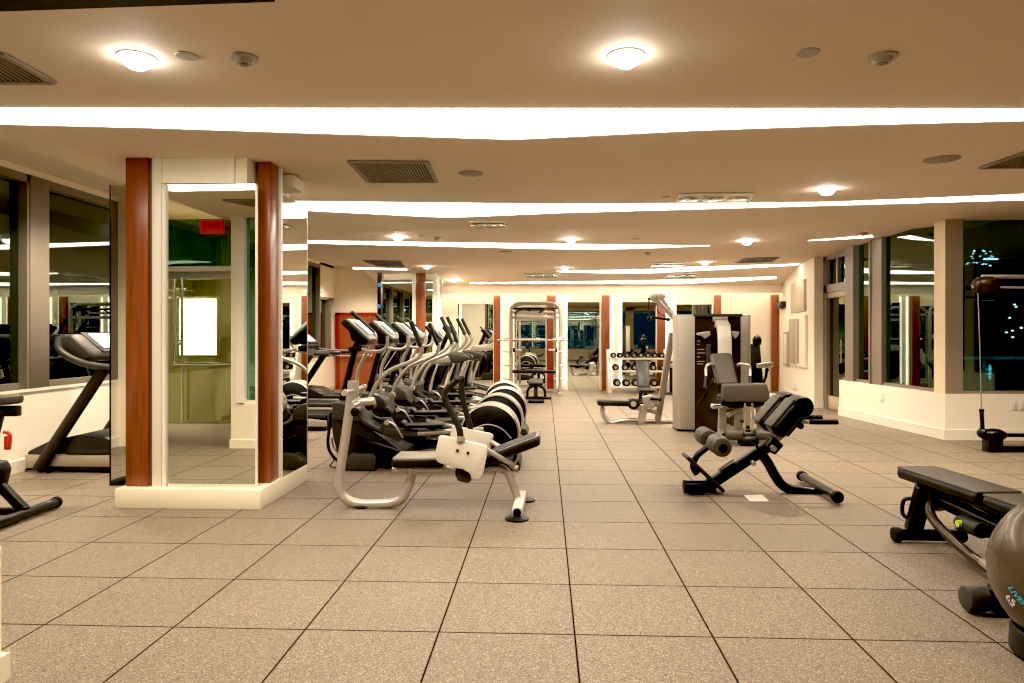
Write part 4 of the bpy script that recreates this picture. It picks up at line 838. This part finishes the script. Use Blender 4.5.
for o in [x for x in bpy.data.objects if 'category' in x and x['category'] == 'cross trainer']: o['group'] = 'pair of motion trainers'
# ================================================================ STRENGTH MACHINES AT THE BACK AND RIGHT
# ---------------------------------------------------------------- weight-stack machine with leg curl seat
Y0 = 9.45; L0 = Vector((at(715, 430, Y0).x, Y0+0.2, 0)); q = Q(Y0)
t = thing('leg_curl_machine', 'silver and brown weight-stack machine with taupe seat and thigh pad facing the camera', 'weight machine', L0)
xl, xr = q(676.5, 400).x, q(753, 400).x; x1, x2 = q(695, 400).x, q(741, 400).x; zt = q(700, 314.5).z
o_ = [(x1, Y0), (xl+0.05, Y0+0.02), (xl+0.012, Y0+0.08), (xl, Y0+0.2), (xl+0.012, Y0+0.36), (xl+0.05, Y0+0.42), (x1, Y0+0.44)]
MB(L0).prism(o_, 0.03, zt, axis='z', bev=0.006).build('left_tower_panel', 'silver_d', t)
o_ = [(x2, Y0), (xr-0.04, Y0+0.02), (xr-0.008, Y0+0.08), (xr, Y0+0.2), (xr-0.01, Y0+0.36), (xr-0.04, Y0+0.42), (x2, Y0+0.44)]
MB(L0).prism(o_, 0.03, zt, axis='z', bev=0.006).build('right_tower_panel', 'silver_d', t)
brown = mat('smoked_shield', (0.028, 0.020, 0.014), 0.18, coat=0.4)
MB(L0).bb(x1, x2, Y0+0.03, Y0+0.42, 0.03, zt-0.01).build('front_shield', brown, t)
MB(L0).bb(xl+0.02, xr-0.01, Y0+0.03, Y0+0.42, 0.0, 0.035, 0.005).build('tower_base', 'black', t)
MB(L0).bb(x1-0.02, x2+0.02, Y0-0.005, Y0+0.42, zt-0.03, zt+0.01, 0.004).build('top_rail', 'dgrey', t)
a, b = q(713, 316.5), q(728, 321.5); MB(L0).bb(a.x, b.x, Y0+0.0, Y0+0.03, b.z, a.z, 0.004).build('name_plate', 'silver', t)
sw = [q(715, 322, -.02), q(722, 321.5, -.05), q(726, 326, -.12), q(727, 340, -.18), q(728, 360, -.22)]
b = MB(L0)
for p1, p2 in zip(sw, sw[1:]): b.slab(p1, p2, 0.16, 0.05, 0.01, side=(1, 0, 0))
b = MB(L0).prism([(Y0-0.02, q(720, 320).z), (Y0-0.16, q(720, 325).z), (Y0-0.22, q(720, 338).z), (Y0-0.24, q(720, 372).z), (Y0-0.18, q(720, 372).z), (Y0-0.16, q(720, 340).z), (Y0-0.10, q(720, 329).z), (Y0+0.03, q(720, 327).z)], q(714.5, 330).x, q(727.5, 330).x, axis='x', bev=0.012)
b.build('weight_arm_cover', 'white_p', t)
MB(L0).prism([(q(696, 333).x, q(696, 333).z), (q(709, 331).x, q(709, 331).z), (q(709.5, 335).x, q(709.5, 335).z), (q(704, 339).x, q(704, 339).z), (q(701, 336).x, q(701, 336).z), (q(696, 335).x, q(696, 335).z)], Y0-0.06, Y0-0.01, bev=0.008).build('grip_paddle', 'silver', t)
MB(L0).prism([(q(730, 331).x, q(730, 331).z), (q(738, 332).x, q(738, 332).z), (q(737.5, 335).x, q(737.5, 335).z), (q(734, 339).x, q(734, 339).z), (q(732, 336).x, q(732, 336).z)], Y0-0.06, Y0-0.01, bev=0.008).build('grip_paddle', 'silver', t)
a, b = q(706, 344), q(711, 364); MB(L0).bb(a.x, b.x, Y0-0.03, Y0+0.03, b.z, a.z, 0.01).build('weight_guide', 'dgrey', t)
pic = MB(L0)
for k, (w_, yy) in enumerate(((3, 341), (2.5, 344.5), (7, 349.5), (8, 353), (3, 357), (7.5, 361.5), (6, 364))):
    a = q(697.5, yy); pic.box((a.x+w_*0.0069, Y0+0.026, a.z), (w_*0.0138, 0.008, 0.012))
pic.build('instruction_print', 'grille', t)
# seat unit in front
Y1 = 8.55; s1 = Q(Y1)
MB(L0).slab((s1(729, 386).x, 8.62, s1(729, 386).z), (s1(726.5, 354.5).x, 8.86, s1(726.5, 354.5).z), 0.27, 0.085, 0.035, side=(1, 0, 0), seg=4).build('back_pad', 'gvinyl', t)
MB(L0).slab((s1(730, 387).x, 8.66, s1(729, 389).z), (s1(727, 356).x, 8.93, s1(726.5, 357).z), 0.22, 0.05, 0.02, side=(1, 0, 0)).build('back_plate', 'black', t)
a, b = Q(8.32)(722.5, 384), Q(8.32)(770, 402)
MB(L0).prism([(Q(8.32)(723, 384).x, a.z), (Q(8.32)(766.5, 383).x, a.z+0.01), (Q(8.32)(771, 400).x, b.z+0.01), (Q(8.32)(767, 402).x, b.z), (Q(8.32)(726, 402.5).x, b.z-0.005), (Q(8.32)(722, 399).x, b.z+0.03)], 8.29, 8.42, bev=0.025, seg=3).build('thigh_pad', 'gvinyl', t)
a, b = Q(8.3)(722, 402), Q(8.3)(768, 405)
MB(L0).bb(a.x, b.x-0.02, 8.34, 8.40, b.z-0.02, a.z+0.02, 0.02).build('thigh_pad_back', 'black', t)
MB(L0).slab((s1(742, 404).x, 8.42, s1(742, 404).z), (s1(738, 401).x, 8.85, s1(740, 401).z), 0.42, 0.08, 0.03, side=(1, 0, 0)).build('seat_pad', 'vinyl', t)
for a_, b_ in (((713, 357), (706, 386)), ((738, 357), (750, 384))):
    sgn = -1 if a_[0] < 720 else 1
    MB(L0).tube([s1(a_[0], 365, .2), s1(a_[0]-2*(-sgn), 364, .1), s1(b_[0]-2*sgn, 365, 0), s1(b_[0]-0*sgn, 369, 0), s1(b_[0], 379, -.05)], 0.018, n=10).build('side_handle', 'silver', t)
    MB(L0).tube([s1(b_[0], 376, -.05), s1(b_[0]+1*sgn, 388, -.1)], 0.020, n=10, smooth=False).build('handle_grip', 'dark', t)
fr = MB(L0)
for x, x_, w_ in ((724, 722.5, 0.10), (741, 740, 0.12), (762, 764, 0.12)):
    pa, pb = s1(x, 405), s1(x_, 443); fr.slab((pa.x, 8.6, pa.z), (pb.x, 8.6, 0.03), w_, 0.05, 0.008, side=(1, 0, 0))
pa, pb = s1(724, 408), s1(764, 408); fr.slab((pa.x, 8.6, pa.z+.02), (pb.x, 8.6, pa.z+.02), 0.07, 0.06, 0.01).slab((s1(727, 416).x, 8.56, s1(727, 416).z), (s1(744, 406).x, 8.56, s1(744, 406).z), 0.05, 0.05, 0.008)
fr.slab((pa.x+.25, 8.6, 0.06), (pa.x+.25, 9.5, 0.06), 0.12, 0.10, 0.02, side=(1, 0, 0)).slab((pa.x+.25, 8.7, 0.48), (pa.x+.2, 9.5, 0.48), 0.10, 0.08, 0.02, side=(1, 0, 0))
fr.build('seat_frame', 'silver', t)
MB(L0).tube([Q(8.35)(745, 403), Q(8.35)(744, 415), Q(8.35)(744, 436)], 0.016, n=10, smooth=False).tube([Q(8.35)(752, 403), Q(8.35)(753, 415), Q(8.35)(752, 436)], 0.016, n=10, smooth=False).box(Q(8.35)(748.5, 407), (0.12, 0.03, 0.03), bev=0.005).build('lever_yoke', 'chrome', t)
for a_, b_ in ((725, 741), (755, 772)):
    pa, pb = Q(8.3)(a_, 434.5), Q(8.3)(b_, 434.5)
    rl = MB(L0).cyl(pa, pb, 0.072, bev=0.015, n=24).build('foam_roller', 'gvinyl', t)
MB(L0).cyl(Q(8.3)(722, 434.5), Q(8.3)(774, 434.5), 0.016).ell(Q(8.3)(748, 441), (0.13, 0.06, 0.075)).build('roller_hub', 'black', t)
MB(L0).bb(s1(722, 443).x, s1(775, 443).x, 8.45, 8.55, 0.0, 0.05, 0.012).build('front_foot', 'silver', t)
for yy in (421, 427): MB(L0).ell(Q(8.2)(742+(yy-421), yy), 0.025).build('adjust_knob', 'black', t)
MB(L0).cyl(s1(713, 406), s1(722, 406), 0.03).ell(s1(713, 406), 0.035).build('seat_knob', 'chrome', t)
MB(L0).tube([(x1+.05, Y0-0.02, 0.35), (s1(716, 395).x, 8.75, 0.75), (s1(716, 392).x, 8.6, 0.72)], 0.012, n=8).build('cable', 'black', t)

# ---------------------------------------------------------------- second station behind it, at its right
Y2 = 10.4; q2 = Q(Y2); L0 = Vector((q2(768, 420).x, Y2, 0))
t = thing('press_machine', 'seated press machine with black upright pad half hidden behind the weight-stack machine', 'weight machine', L0)
MB(L0).slab((q2(758, 392).x, Y2, q2(758, 392).z), (q2(755.5, 343).x, Y2+0.1, q2(755, 343).z), 0.18, 0.08, 0.035, side=(1, 0, 0)).build('back_pad', 'vinyl', t)
MB(L0).ell((q2(757, 341).x, Y2, q2(757, 341).z), (0.07, 0.05, 0.09)).build('head_pad', 'vinyl', t)
MB(L0).prism([(q2(753, 363).x, q2(753, 363).z), (q2(767, 361).x, q2(767, 361).z), (q2(769, 363.5).x, q2(769, 363.5).z), (q2(767, 367).x, q2(767, 367).z), (q2(753, 367.5).x, q2(753, 367.5).z)], Y2-0.25, Y2-0.15, bev=0.012).build('press_arm', 'silver', t)
MB(L0).tube([q2(767, 368, -.2), q2(766, 376, -.2), q2(763, 384, -.1)], 0.02, n=10).ell(q2(767, 370, -.2), 0.03).build('arm_grip', 'black', t)
MB(L0).prism([(q2(768, 396).x, q2(768, 396).z), (q2(775, 393.5).x, q2(775, 393.5).z), (q2(782, 397).x, q2(782, 397).z), (q2(778, 401).x, q2(778, 401).z), (q2(769, 402).x, q2(769, 402).z)], Y2-0.15, Y2+0.15, bev=0.02).build('seat_shell', 'silver', t)
MB(L0).slab(q2(760, 392), q2(760, 421), 0.10, 0.09, 0.015).slab((q2(758, 420).x, Y2-.3, 0.04), (q2(758, 420).x, Y2+.3, 0.04), 0.09, 0.08, 0.015, side=(1, 0, 0)).slab((q2(758, 420).x, Y2, 0.04), (q2(782, 420).x, Y2, 0.04), 0.09, 0.07, 0.015).slab(q2(775, 400), q2(775, 421), 0.08, 0.07, 0.015).slab(q2(760, 405), q2(778, 402), 0.08, 0.06, 0.01).build('frame', 'silver', t)
MB(L0).ell(q2(768, 402, -.1), (0.04, 0.04, 0.04)).build('knob', 'chrome', t)

# ---------------------------------------------------------------- pulldown and low row station, left of the tower
Y3 = 10.35; q = Q(Y3); L0 = Vector((q(640, 424).x, Y3, 0))
t = thing('pulldown_machine', 'silver pulldown and low row machine with long black seat and slanted mast', 'weight machine', L0)
MB(L0).slab(q(597, 402.3), q(632, 403), 0.26, 0.085, 0.03).build('seat_pad', 'vinyl', t)
MB(L0).cyl(q(633.5, 404, -0.2), q(633.5, 404, 0.2), 0.085, bev=0.015, n=24).build('thigh_roller', 'vinyl', t)
MB(L0).cyl(q(633.5, 404, -0.215), q(633.5, 404, -0.195), 0.04).build('roller_cap', 'silver', t)
MB(L0).tube([q(603, 406), q(602.5, 412), q(605, 418), q(612, 422.3), (q(625, 423).x, Y3, 0.045), (q(660, 424).x, Y3, 0.035), (q(678, 426).x, Y3, 0.035)], 0.035, n=12, flat=1.3).build('base_tube', 'silver', t)
MB(L0).slab(q(644, 405), q(640.5, 424), 0.14, 0.10, 0.01).build('seat_leg', 'silver', t)
MB(L0).slab(q(636, 408), q(660, 413), 0.08, 0.06, 0.01).build('seat_rail', 'silver', t)
MB(L0).slab(q(657, 424), q(672, 333), 0.10, 0.085, 0.012).build('mast', 'alu', t)
MB(L0).slab(q(672, 345), q(681, 345), 0.10, 0.10, 0.01).build('mast_bracket', 'silver_d', t)
for dy, xx in ((-0.18, 0), (0.12, 6)):
    MB(L0).tube([q(656+xx, 299, dy), q(668+xx*.6, 312, dy), q(682, 327, 0)], 0.034, n=12, smooth=False).build('top_arm', 'silver', t)
    MB(L0).cyl(q(654+xx, 297.5, dy-0.04), q(654+xx, 297.5, dy+0.04), 0.062, bev=0.01).build('pulley_housing', 'silver', t)
MB(L0).tube([q(649, 299, -.18), q(648.6, 310, -.18), q(649, 317, -.18)], 0.010, n=8, smooth=False).ell(q(649, 318.5, -.18), 0.032).ell(q(649, 299, -.18), 0.02).build('cable_handle', 'black', t)
MB(L0).tube([q(656.5, 300, -.1), q(654.5, 312, -.1)], 0.006, n=6, smooth=False).tube([q(656.5, 301, -.1), q(657.5, 312, -.1), q(668, 318, -.1)], 0.008, n=6, smooth=False).cyl(q(653, 317.5, -.1), q(668, 319.5, -.1), 0.019).ell(q(653, 317.5, -.1), 0.03).ell(q(668, 319.5, -.1), 0.03).build('pull_bar', 'black', t)
MB(L0).prism([(q(641, 396).x, q(641, 396).z), (q(650, 394).x, q(650, 394).z), (q(657, 402).x, q(657, 402).z), (q(650, 409).x, q(650, 409).z), (q(643, 405).x, q(643, 405).z)], Y3-0.12, Y3-0.05, bev=0.01).cyl(q(646, 400, -.2), q(646, 400, .1), 0.035).cyl(q(652, 404, -.2), q(652, 404, .1), 0.03).build('low_pulley', 'steel', t)
MB(L0).cyl(q(650, 398.5, -.2), q(660, 399.5, -.2), 0.022).ell(q(660, 399.5, -.2), 0.03).build('row_handle', 'black', t)
MB(L0).slab(q(662, 427, -.1), q(678, 427, -.1), 0.06, 0.03, 0.01).build('base_plate', 'dark', t)

# ---------------------------------------------------------------- incline bench before the dumbbells
Y4 = 13.1; q = Q(Y4); L0 = Vector((q(643, 403).x, Y4, 0))
t = thing('incline_bench', 'black incline bench standing in front of the dumbbell rack', 'exercise bench', L0)
MB(L0).slab((q(643, 386).x, Y4-0.1, q(643, 388).z), (q(644.5, 363).x, Y4+0.35, q(645, 362).z), 0.24, 0.08, 0.03, side=(1, 0, 0)).build('back_pad', 'vinyl', t)
MB(L0).slab((q(643, 390).x, Y4-0.5, q(643, 389).z), (q(643, 388).x, Y4-0.12, q(643, 388).z), 0.27, 0.07, 0.03, side=(1, 0, 0)).build('seat_pad', 'vinyl', t)
MB(L0).slab((q(643, 390).x, Y4-0.3, q(643, 392).z), (q(643, 403).x, Y4-0.35, 0.04), 0.07, 0.06, 0.01, side=(1, 0, 0)).slab((q(643, 390).x, Y4+0.2, 0.6), (q(643, 403).x, Y4+0.35, 0.04), 0.07, 0.06, 0.01, side=(1, 0, 0)).slab((L0.x, Y4-0.35, 0.05), (L0.x, Y4+0.4, 0.05), 0.06, 0.05, 0.01, side=(1, 0, 0)).build('frame', 'blackm', t)
for dy in (-0.38, 0.4): MB(L0).cyl((L0.x-0.24, Y4+dy, 0.04), (L0.x+0.24, Y4+dy, 0.04), 0.035).build('foot_bar', 'blackm', t)

# ---------------------------------------------------------------- smith machine and its flat bench
Y5 = 15.0; q = Q(Y5); L0 = Vector((q(535, 396).x, Y5, 0))
t = thing('smith_machine', 'tall silver smith machine with rounded top standing before the mirror wall', 'weight machine', L0)
xl, xr = q(510.5, 350).x, q(560, 350).x
for dy, rr_ in ((0, 0.032), (0.55, 0.032)):
    MB(L0).tube([(xl, Y5+dy, 0.03), (xl, Y5+dy, 1.0), (xl, Y5+dy, 1.82), (xl+0.06, Y5+dy, 1.96), (xl+0.2, Y5+dy, 2.02), ((xl+xr)/2, Y5+dy, 2.02), (xr-0.2, Y5+dy, 2.02), (xr-0.06, Y5+dy, 1.96), (xr, Y5+dy, 1.82), (xr, Y5+dy, 1.0), (xr, Y5+dy, 0.03)], rr_, n=12, flat=1.4).build('outer_frame', 'silver', t)
for x in (xl+0.11, xr-0.11):
    MB(L0).cyl((x, Y5+0.02, 0.05), (x, Y5+0.02, 1.93), 0.017).build('guide_rod', 'chrome', t)
    MB(L0).bb(x-0.03, x+0.03, Y5+0.08, Y5+0.14, 0.03, 1.85, 0.006).build('inner_upright', 'silver', t)
    hk = MB(L0)
    for k in range(12): hk.cyl((x, Y5+0.06, 0.35+k*0.11), (x, Y5+0.0, 0.37+k*0.11), 0.010, n=8)
    hk.build('catch_hooks', 'chrome', t)
MB(L0).bb(xl, xr, Y5+0.02, Y5+0.10, 1.68, 1.75, 0.01).bb(xl, xr, Y5+0.5, Y5+0.56, 1.80, 1.86, 0.01).build('header_beam', 'silver', t)
MB(L0).cyl((xl+0.06, Y5-0.02, 1.90), (xr-0.06, Y5-0.02, 1.90), 0.022).build('chin_bar', 'rubber', t)
for x in (xl+0.28, xr-0.28): MB(L0).tube([(x-0.18, Y5-0.10, 1.80), (x-0.08, Y5-0.12, 1.86), (x+0.05, Y5-0.06, 1.90), (x+0.16, Y5-0.12, 1.84)], 0.018, n=8).build('chin_grip', 'black', t)
zb = q(530, 340).z
br = MB(L0).cyl((q(497, 340).x, Y5-0.02, zb), (q(568, 340).x, Y5-0.02, zb), 0.019).build('barbell', 'chrome', t)
for x in (xl+0.11, xr-0.11, q(537, 340).x): MB(L0).cyl((x-0.05, Y5-0.02, zb), (x+0.05, Y5-0.02, zb), 0.036, bev=0.006).build('bar_sleeve', 'chrome', br)
zb = q(530, 350).z
for x, s_ in ((xl+0.11, 1), (xr-0.11, -1)):
    MB(L0).box((x+s_*0.05, Y5-0.03, zb), (0.18, 0.07, 0.05), bev=0.012).build('safety_stop', 'silver', t)
    MB(L0).box((x-s_*0.03, Y5-0.05, zb), (0.05, 0.08, 0.09), bev=0.01).build('stop_block', 'black', t)
for x in (xl, xr):
    MB(L0).bb(x-0.04, x+0.04, Y5-0.10, Y5+0.68, 0.0, 0.06, 0.012).build('floor_rail', 'silver', t)
    for z_ in (0.35, 0.65, 0.95, 1.25): MB(L0).cyl((x-0.02, Y5-0.04, z_), (x-0.02+(-0.16 if x == xl else 0.16), Y5-0.04, z_+0.01), 0.018).build('plate_peg', 'chrome', t)
MB(L0).bb(xl, xr, Y5+0.55, Y5+0.60, 0.03, 0.09, 0.01).build('rear_rail', 'silver', t)
zb = q(534, 371.5).z; pa, pb = q(512.5, 371.5).x, q(555.5, 371.5).x
MB(L0).slab((pa, Y5-0.05, zb), (pb, Y5-0.05, zb), 0.07, 0.07, 0.02).build('spotter_bar', 'black', t)
MB(L0).slab((pa+0.28, Y5-0.06, zb+0.03), (pb-0.28, Y5-0.06, zb+0.03), 0.07, 0.05, 0.02).build('bar_pad', 'dgrey', t)
Y6 = 13.6; q = Q(Y6); L0 = Vector((q(536, 402).x, Y6, 0)); lx = L0.x
t = thing('flat_bench', 'small black flat bench seen end-on in front of the smith machine', 'exercise bench', L0)
MB(L0).slab((lx, Y6-0.5, 0.385), (lx, Y6+0.6, 0.385), 0.28, 0.075, 0.03, side=(1, 0, 0)).build('pad', 'vinyl', t)
MB(L0).slab((lx, Y6-0.45, 0.32), (lx, Y6+0.5, 0.32), 0.07, 0.06, 0.01, side=(1, 0, 0)).slab((lx, Y6-0.3, 0.32), (lx, Y6-0.35, 0.04), 0.08, 0.06, 0.01, side=(1, 0, 0)).build('spine', 'blackm', t)
MB(L0).tube([(lx-0.18, Y6+0.4, 0.04), (lx-0.17, Y6+0.35, 0.20), (lx-0.06, Y6+0.3, 0.29), (lx+0.06, Y6+0.3, 0.29), (lx+0.17, Y6+0.35, 0.20), (lx+0.18, Y6+0.4, 0.04)], 0.03, n=10).build('leg_arch', 'blackm', t)
MB(L0).cyl((lx-0.31, Y6+0.4, 0.035), (lx+0.30, Y6+0.4, 0.035), 0.032).build('rear_foot', 'blackm', t)
MB(L0).cyl((lx-0.15, Y6-0.35, 0.04), (lx+0.16, Y6-0.35, 0.04), 0.04).build('front_foot', 'blackm', t)

# ---------------------------------------------------------------- dumbbell rack
Y7 = 15.55; q = Q(Y7); L0 = Vector((q(638, 392).x, Y7, 0))
xl, xr = q(609.5, 380).x, q(668, 380).x
t = thing('dumbbell_rack', 'white three-shelf dumbbell rack before the mirror wall', 'rack', L0)
for x in (xl, xr):
    MB(L0).prism([(Y7-0.10, 0.0), (Y7+0.42, 0.0), (Y7+0.42, 0.98), (Y7+0.30, 0.99), (Y7-0.02, 0.4), (Y7-0.10, 0.35)], x-0.04, x+0.04, axis='x', bev=0.01).build('end_panel', 'white_p', t)
sh = [(q(630, 358).z, 0.22), (q(630, 370.5).z, 0.10), (q(630, 386).z, 0.0)]
for z_, dy in sh:
    MB(L0).bb(xl, xr, Y7+dy-0.08, Y7+dy+0.16, z_-0.03, z_-0.01, 0.004).bb(xl, xr, Y7+dy-0.09, Y7+dy-0.07, z_-0.045, z_+0.0, 0.004).build('shelf', 'white_p', t)
db = None
names = ['top shelf', 'middle shelf', 'bottom shelf']
def dumbbell(loc, r_, label, grp):
    t_ = thing('dumbbell', label, 'dumbbell', loc, group=grp); l_ = r_*1.1
    for y in (-0.09, 0.055):
        hd = MB().cyl((0, y-l_*0.45, r_), (0, y+l_*0.45, r_), r_, n=18, bev=r_*0.15).build('weight_head', 'rubber', t_)
        MB().cyl((0, y-l_*0.47, r_), (0, y-l_*0.44, r_), r_*0.5, n=14).build('head_badge', 'steel', hd)
    MB().cyl((0, -0.06, r_), (0, 0.05, r_), 0.016, n=10).build('grip', 'chrome', t_)
    return t_
pos = ['at the left end', 'second from the left', 'third from the left', 'fourth from the left', 'fifth from the left', 'sixth from the left', 'seventh from the left', 'at the right end']
for s_, (n__, r_, x0_, x1_) in enumerate(((8, 0.064, 614, 663), (6, 0.074, 616, 663), (6, 0.084, 617, 663))):
    z_, dy = sh[s_]; X0, X1 = q(x0_, 370).x, q(x1_, 370).x; base = None
    for k in range(n__):
        loc = (X0+(X1-X0)*k/(n__-1), Y7+dy+0.04, z_-0.01); lb_ = 'black dumbbell %s of the %s of the white rack' % (pos[k] if k < n__-1 else 'at the right end', names[s_])
        base = dumbbell(loc, r_, lb_, 'dumbbells on the '+names[s_]) if base is None else dup(base, loc, lb_)
# small black stand right of the rack
Y8 = 15.2; q = Q(Y8); L0 = Vector((q(671, 394).x, Y8, 0))
t = thing('weight_stand', 'small black stand between the dumbbell rack and the weight-stack machine', 'stand', L0)
MB(L0).cyl((L0.x, Y8, 0.03), (L0.x, Y8, 0.62), 0.035).build('post', 'blackm', t)
MB(L0).lathe([(0.001, 0), (0.16, 0), (0.15, 0.03), (0.05, 0.06), (0.001, 0.06)], c=(L0.x, Y8, 0)).build('base', 'black', t)
MB(L0).box((L0.x, Y8, 0.66), (0.2, 0.12, 0.12), bev=0.03).build('head', 'silver', t)
MB(L0).cyl((L0.x-0.14, Y8-.05, 0.72), (L0.x+0.14, Y8-.05, 0.72), 0.02).build('hand_bar', 'black', t)

# ---------------------------------------------------------------- cable trainer at the right edge
Y9 = 8.0; q = Q(Y9); cx = 6.55; L0 = Vector((cx, Y9, 0))
t = thing('cable_trainer', 'cable trainer with bronze pulley heads on long arms at the right window', 'cable machine', L0)
MB(L0).bb(cx-0.18, cx+0.25, Y9-0.1, Y9+0.3, 0, 2.0, 0.03).build('column', 'dgrey', t)
MB(L0).tube([q(982, 276.5), (cx, Y9, q(1010, 277.5).z)], 0.022, n=12, smooth=False).build('upper_arm', 'silver', t)
MB(L0).tube([q(994, 287), (cx, Y9+0.05, q(1024, 290).z)], 0.013, n=10, smooth=False).build('brace_arm', 'silver', t)
h = MB(L0).ell(q(986.5, 285.5), (0.145, 0.085, 0.10), n=24).ell(q(977, 286), (0.05, 0.07, 0.085)).box(q(985, 279), (0.16, 0.09, 0.05), bev=0.015).build('pulley_head', 'bronze', t)
MB(L0).ell(q(975, 287), 0.03).build('cable_stop', 'steel', t)
MB(L0).tube([q(978, 292), q(980, 350), q(981.5, 413)], 0.006, n=6, smooth=False).build('cable', 'steel', t)
MB(L0).cyl(q(981.5, 410), q(982.5, 429), 0.022, bev=0.006).cyl(q(981.5, 409), q(981.6, 412), 0.026).build('cable_handle', 'black', t)
MB(L0).ell(q(993, 435), (0.155, 0.085, 0.075), n=24).ell(q(982, 433), (0.05, 0.06, 0.06)).build('lower_pulley_head', 'blackm', t)
MB(L0).bb(q(985, 440).x, q(1000, 440).x, Y9-0.07, Y9+0.07, 0.0, q(990, 437).z, 0.02).build('pulley_foot', 'black', t)
MB(L0).tube([q(1003, 435), (cx, Y9, q(1024, 436).z)], 0.022, n=12, smooth=False).build('lower_arm', 'blackm', t)
MB(L0).bb(q(990, 447).x, cx, Y9-0.05, Y9+0.05, 0.0, 0.07, 0.012).build('base_rail', 'black', t)
# ================================================================ CAMERA, LIGHT, RENDER LOOK
def spot(loc, power, blend=1.0, ang=130, r=0.06, colr=(1.0, 0.82, 0.6)):
    l = bpy.data.lights.new('downlight_and_fill_spot', 'SPOT'); l.energy = power; l.color = colr; l.spot_size = R(ang); l.spot_blend = blend; l.shadow_soft_size = r  # serves the real downlights and the added fill spots
    o = bpy.data.objects.new('downlight_and_fill_spot', l); col.objects.link(o); o.location = loc; return o
for p in DOWN: spot((p.x, p.y, p.z-0.08), 110)
for p in ((0.5, 0.6), (-2.8, 0.9), (3.6, 0.8), (5.5, 3.4), (5.6, 6.6), (-4.5, 4.2), (-4.5, 7.4), (-4.4, 10.4), (-4.4, 13.6), (-4.3, 15.2), (-4.35, 6.1), (-4.35, 8.8), (7.2, 1.5)): spot((p[0], p[1], 2.68 if p[0] > -3.8 else 2.9), 95)  # added fill spots without fixtures, brightening near room, soffit and left wall
spot((-4.3, 1.4, 2.9), 110); spot((-3.0, 1.3, 2.6), 60)  # fill spots added to brighten the lobby behind the glass door
def area(loc, sx, sy, power, colr=(1.0, 0.85, 0.66)):
    l = bpy.data.lights.new('strip_glow', 'AREA'); l.shape = 'RECTANGLE'; l.size = sx; l.size_y = sy; l.energy = power; l.color = colr
    o = bpy.data.objects.new('strip_glow', l); col.objects.link(o); o.location = loc; return o
l = bpy.data.lights.new('railing_fill', 'POINT'); l.energy = 60; l.color = (0.6, 0.95, 1.0); o = bpy.data.objects.new('railing_fill', l); col.objects.link(o); o.location = (8.8, 10.2, 2.6)  # added teal fill to lift the dark railing, no fixture there
for p in ((3.9, 6.8), (3.8, 10.6), (1.8, 12.6), (-0.6, 12.2), (1.0, 8.4)): spot((p[0], p[1], 2.62), 70)  # more added fill without fixtures, for the middle, right and back
wd = bpy.data.worlds.new('night'); bpy.context.scene.world = wd; wd.use_nodes = True
wd.node_tree.nodes['Background'].inputs[0].default_value = (0.012, 0.026, 0.042, 1); wd.node_tree.nodes['Background'].inputs[1].default_value = 1.0
cam = bpy.data.cameras.new('camera'); cam.lens = 24.0; cam.sensor_width = 36.0; cam.clip_start = 0.05; cam.clip_end = 500
cam.lens = FPX*36/1024
cam.shift_x = (512-CX)/1024; cam.shift_y = (CY-341.5)/1024
co = bpy.data.objects.new('camera', cam); col.objects.link(co); co.location = CAM; co.rotation_euler = (math.pi/2, 0, TH)
sc = bpy.context.scene; sc.camera = co
sc.view_settings.view_transform = 'Standard'; sc.view_settings.look = 'None'; sc.view_settings.exposure = 1.68; sc.view_settings.gamma = 1.06
sc.view_settings.use_curve_mapping = True; cmap = sc.view_settings.curve_mapping; cmap.black_level = (0.0045, 0.0042, 0.004); cmap.update()
sc.cycles.max_bounces = 8; sc.cycles.diffuse_bounces = 4; sc.cycles.glossy_bounces = 6; sc.cycles.transparent_max_bounces = 12
sc.cycles.caustics_reflective = False; sc.cycles.caustics_refractive = False; sc.cycles.sample_clamp_indirect = 4.0
sc.cycles.use_denoising = True; sc.cycles.pixel_filter_type = 'BLACKMAN_HARRIS'; sc.cycles.filter_width = 1.1
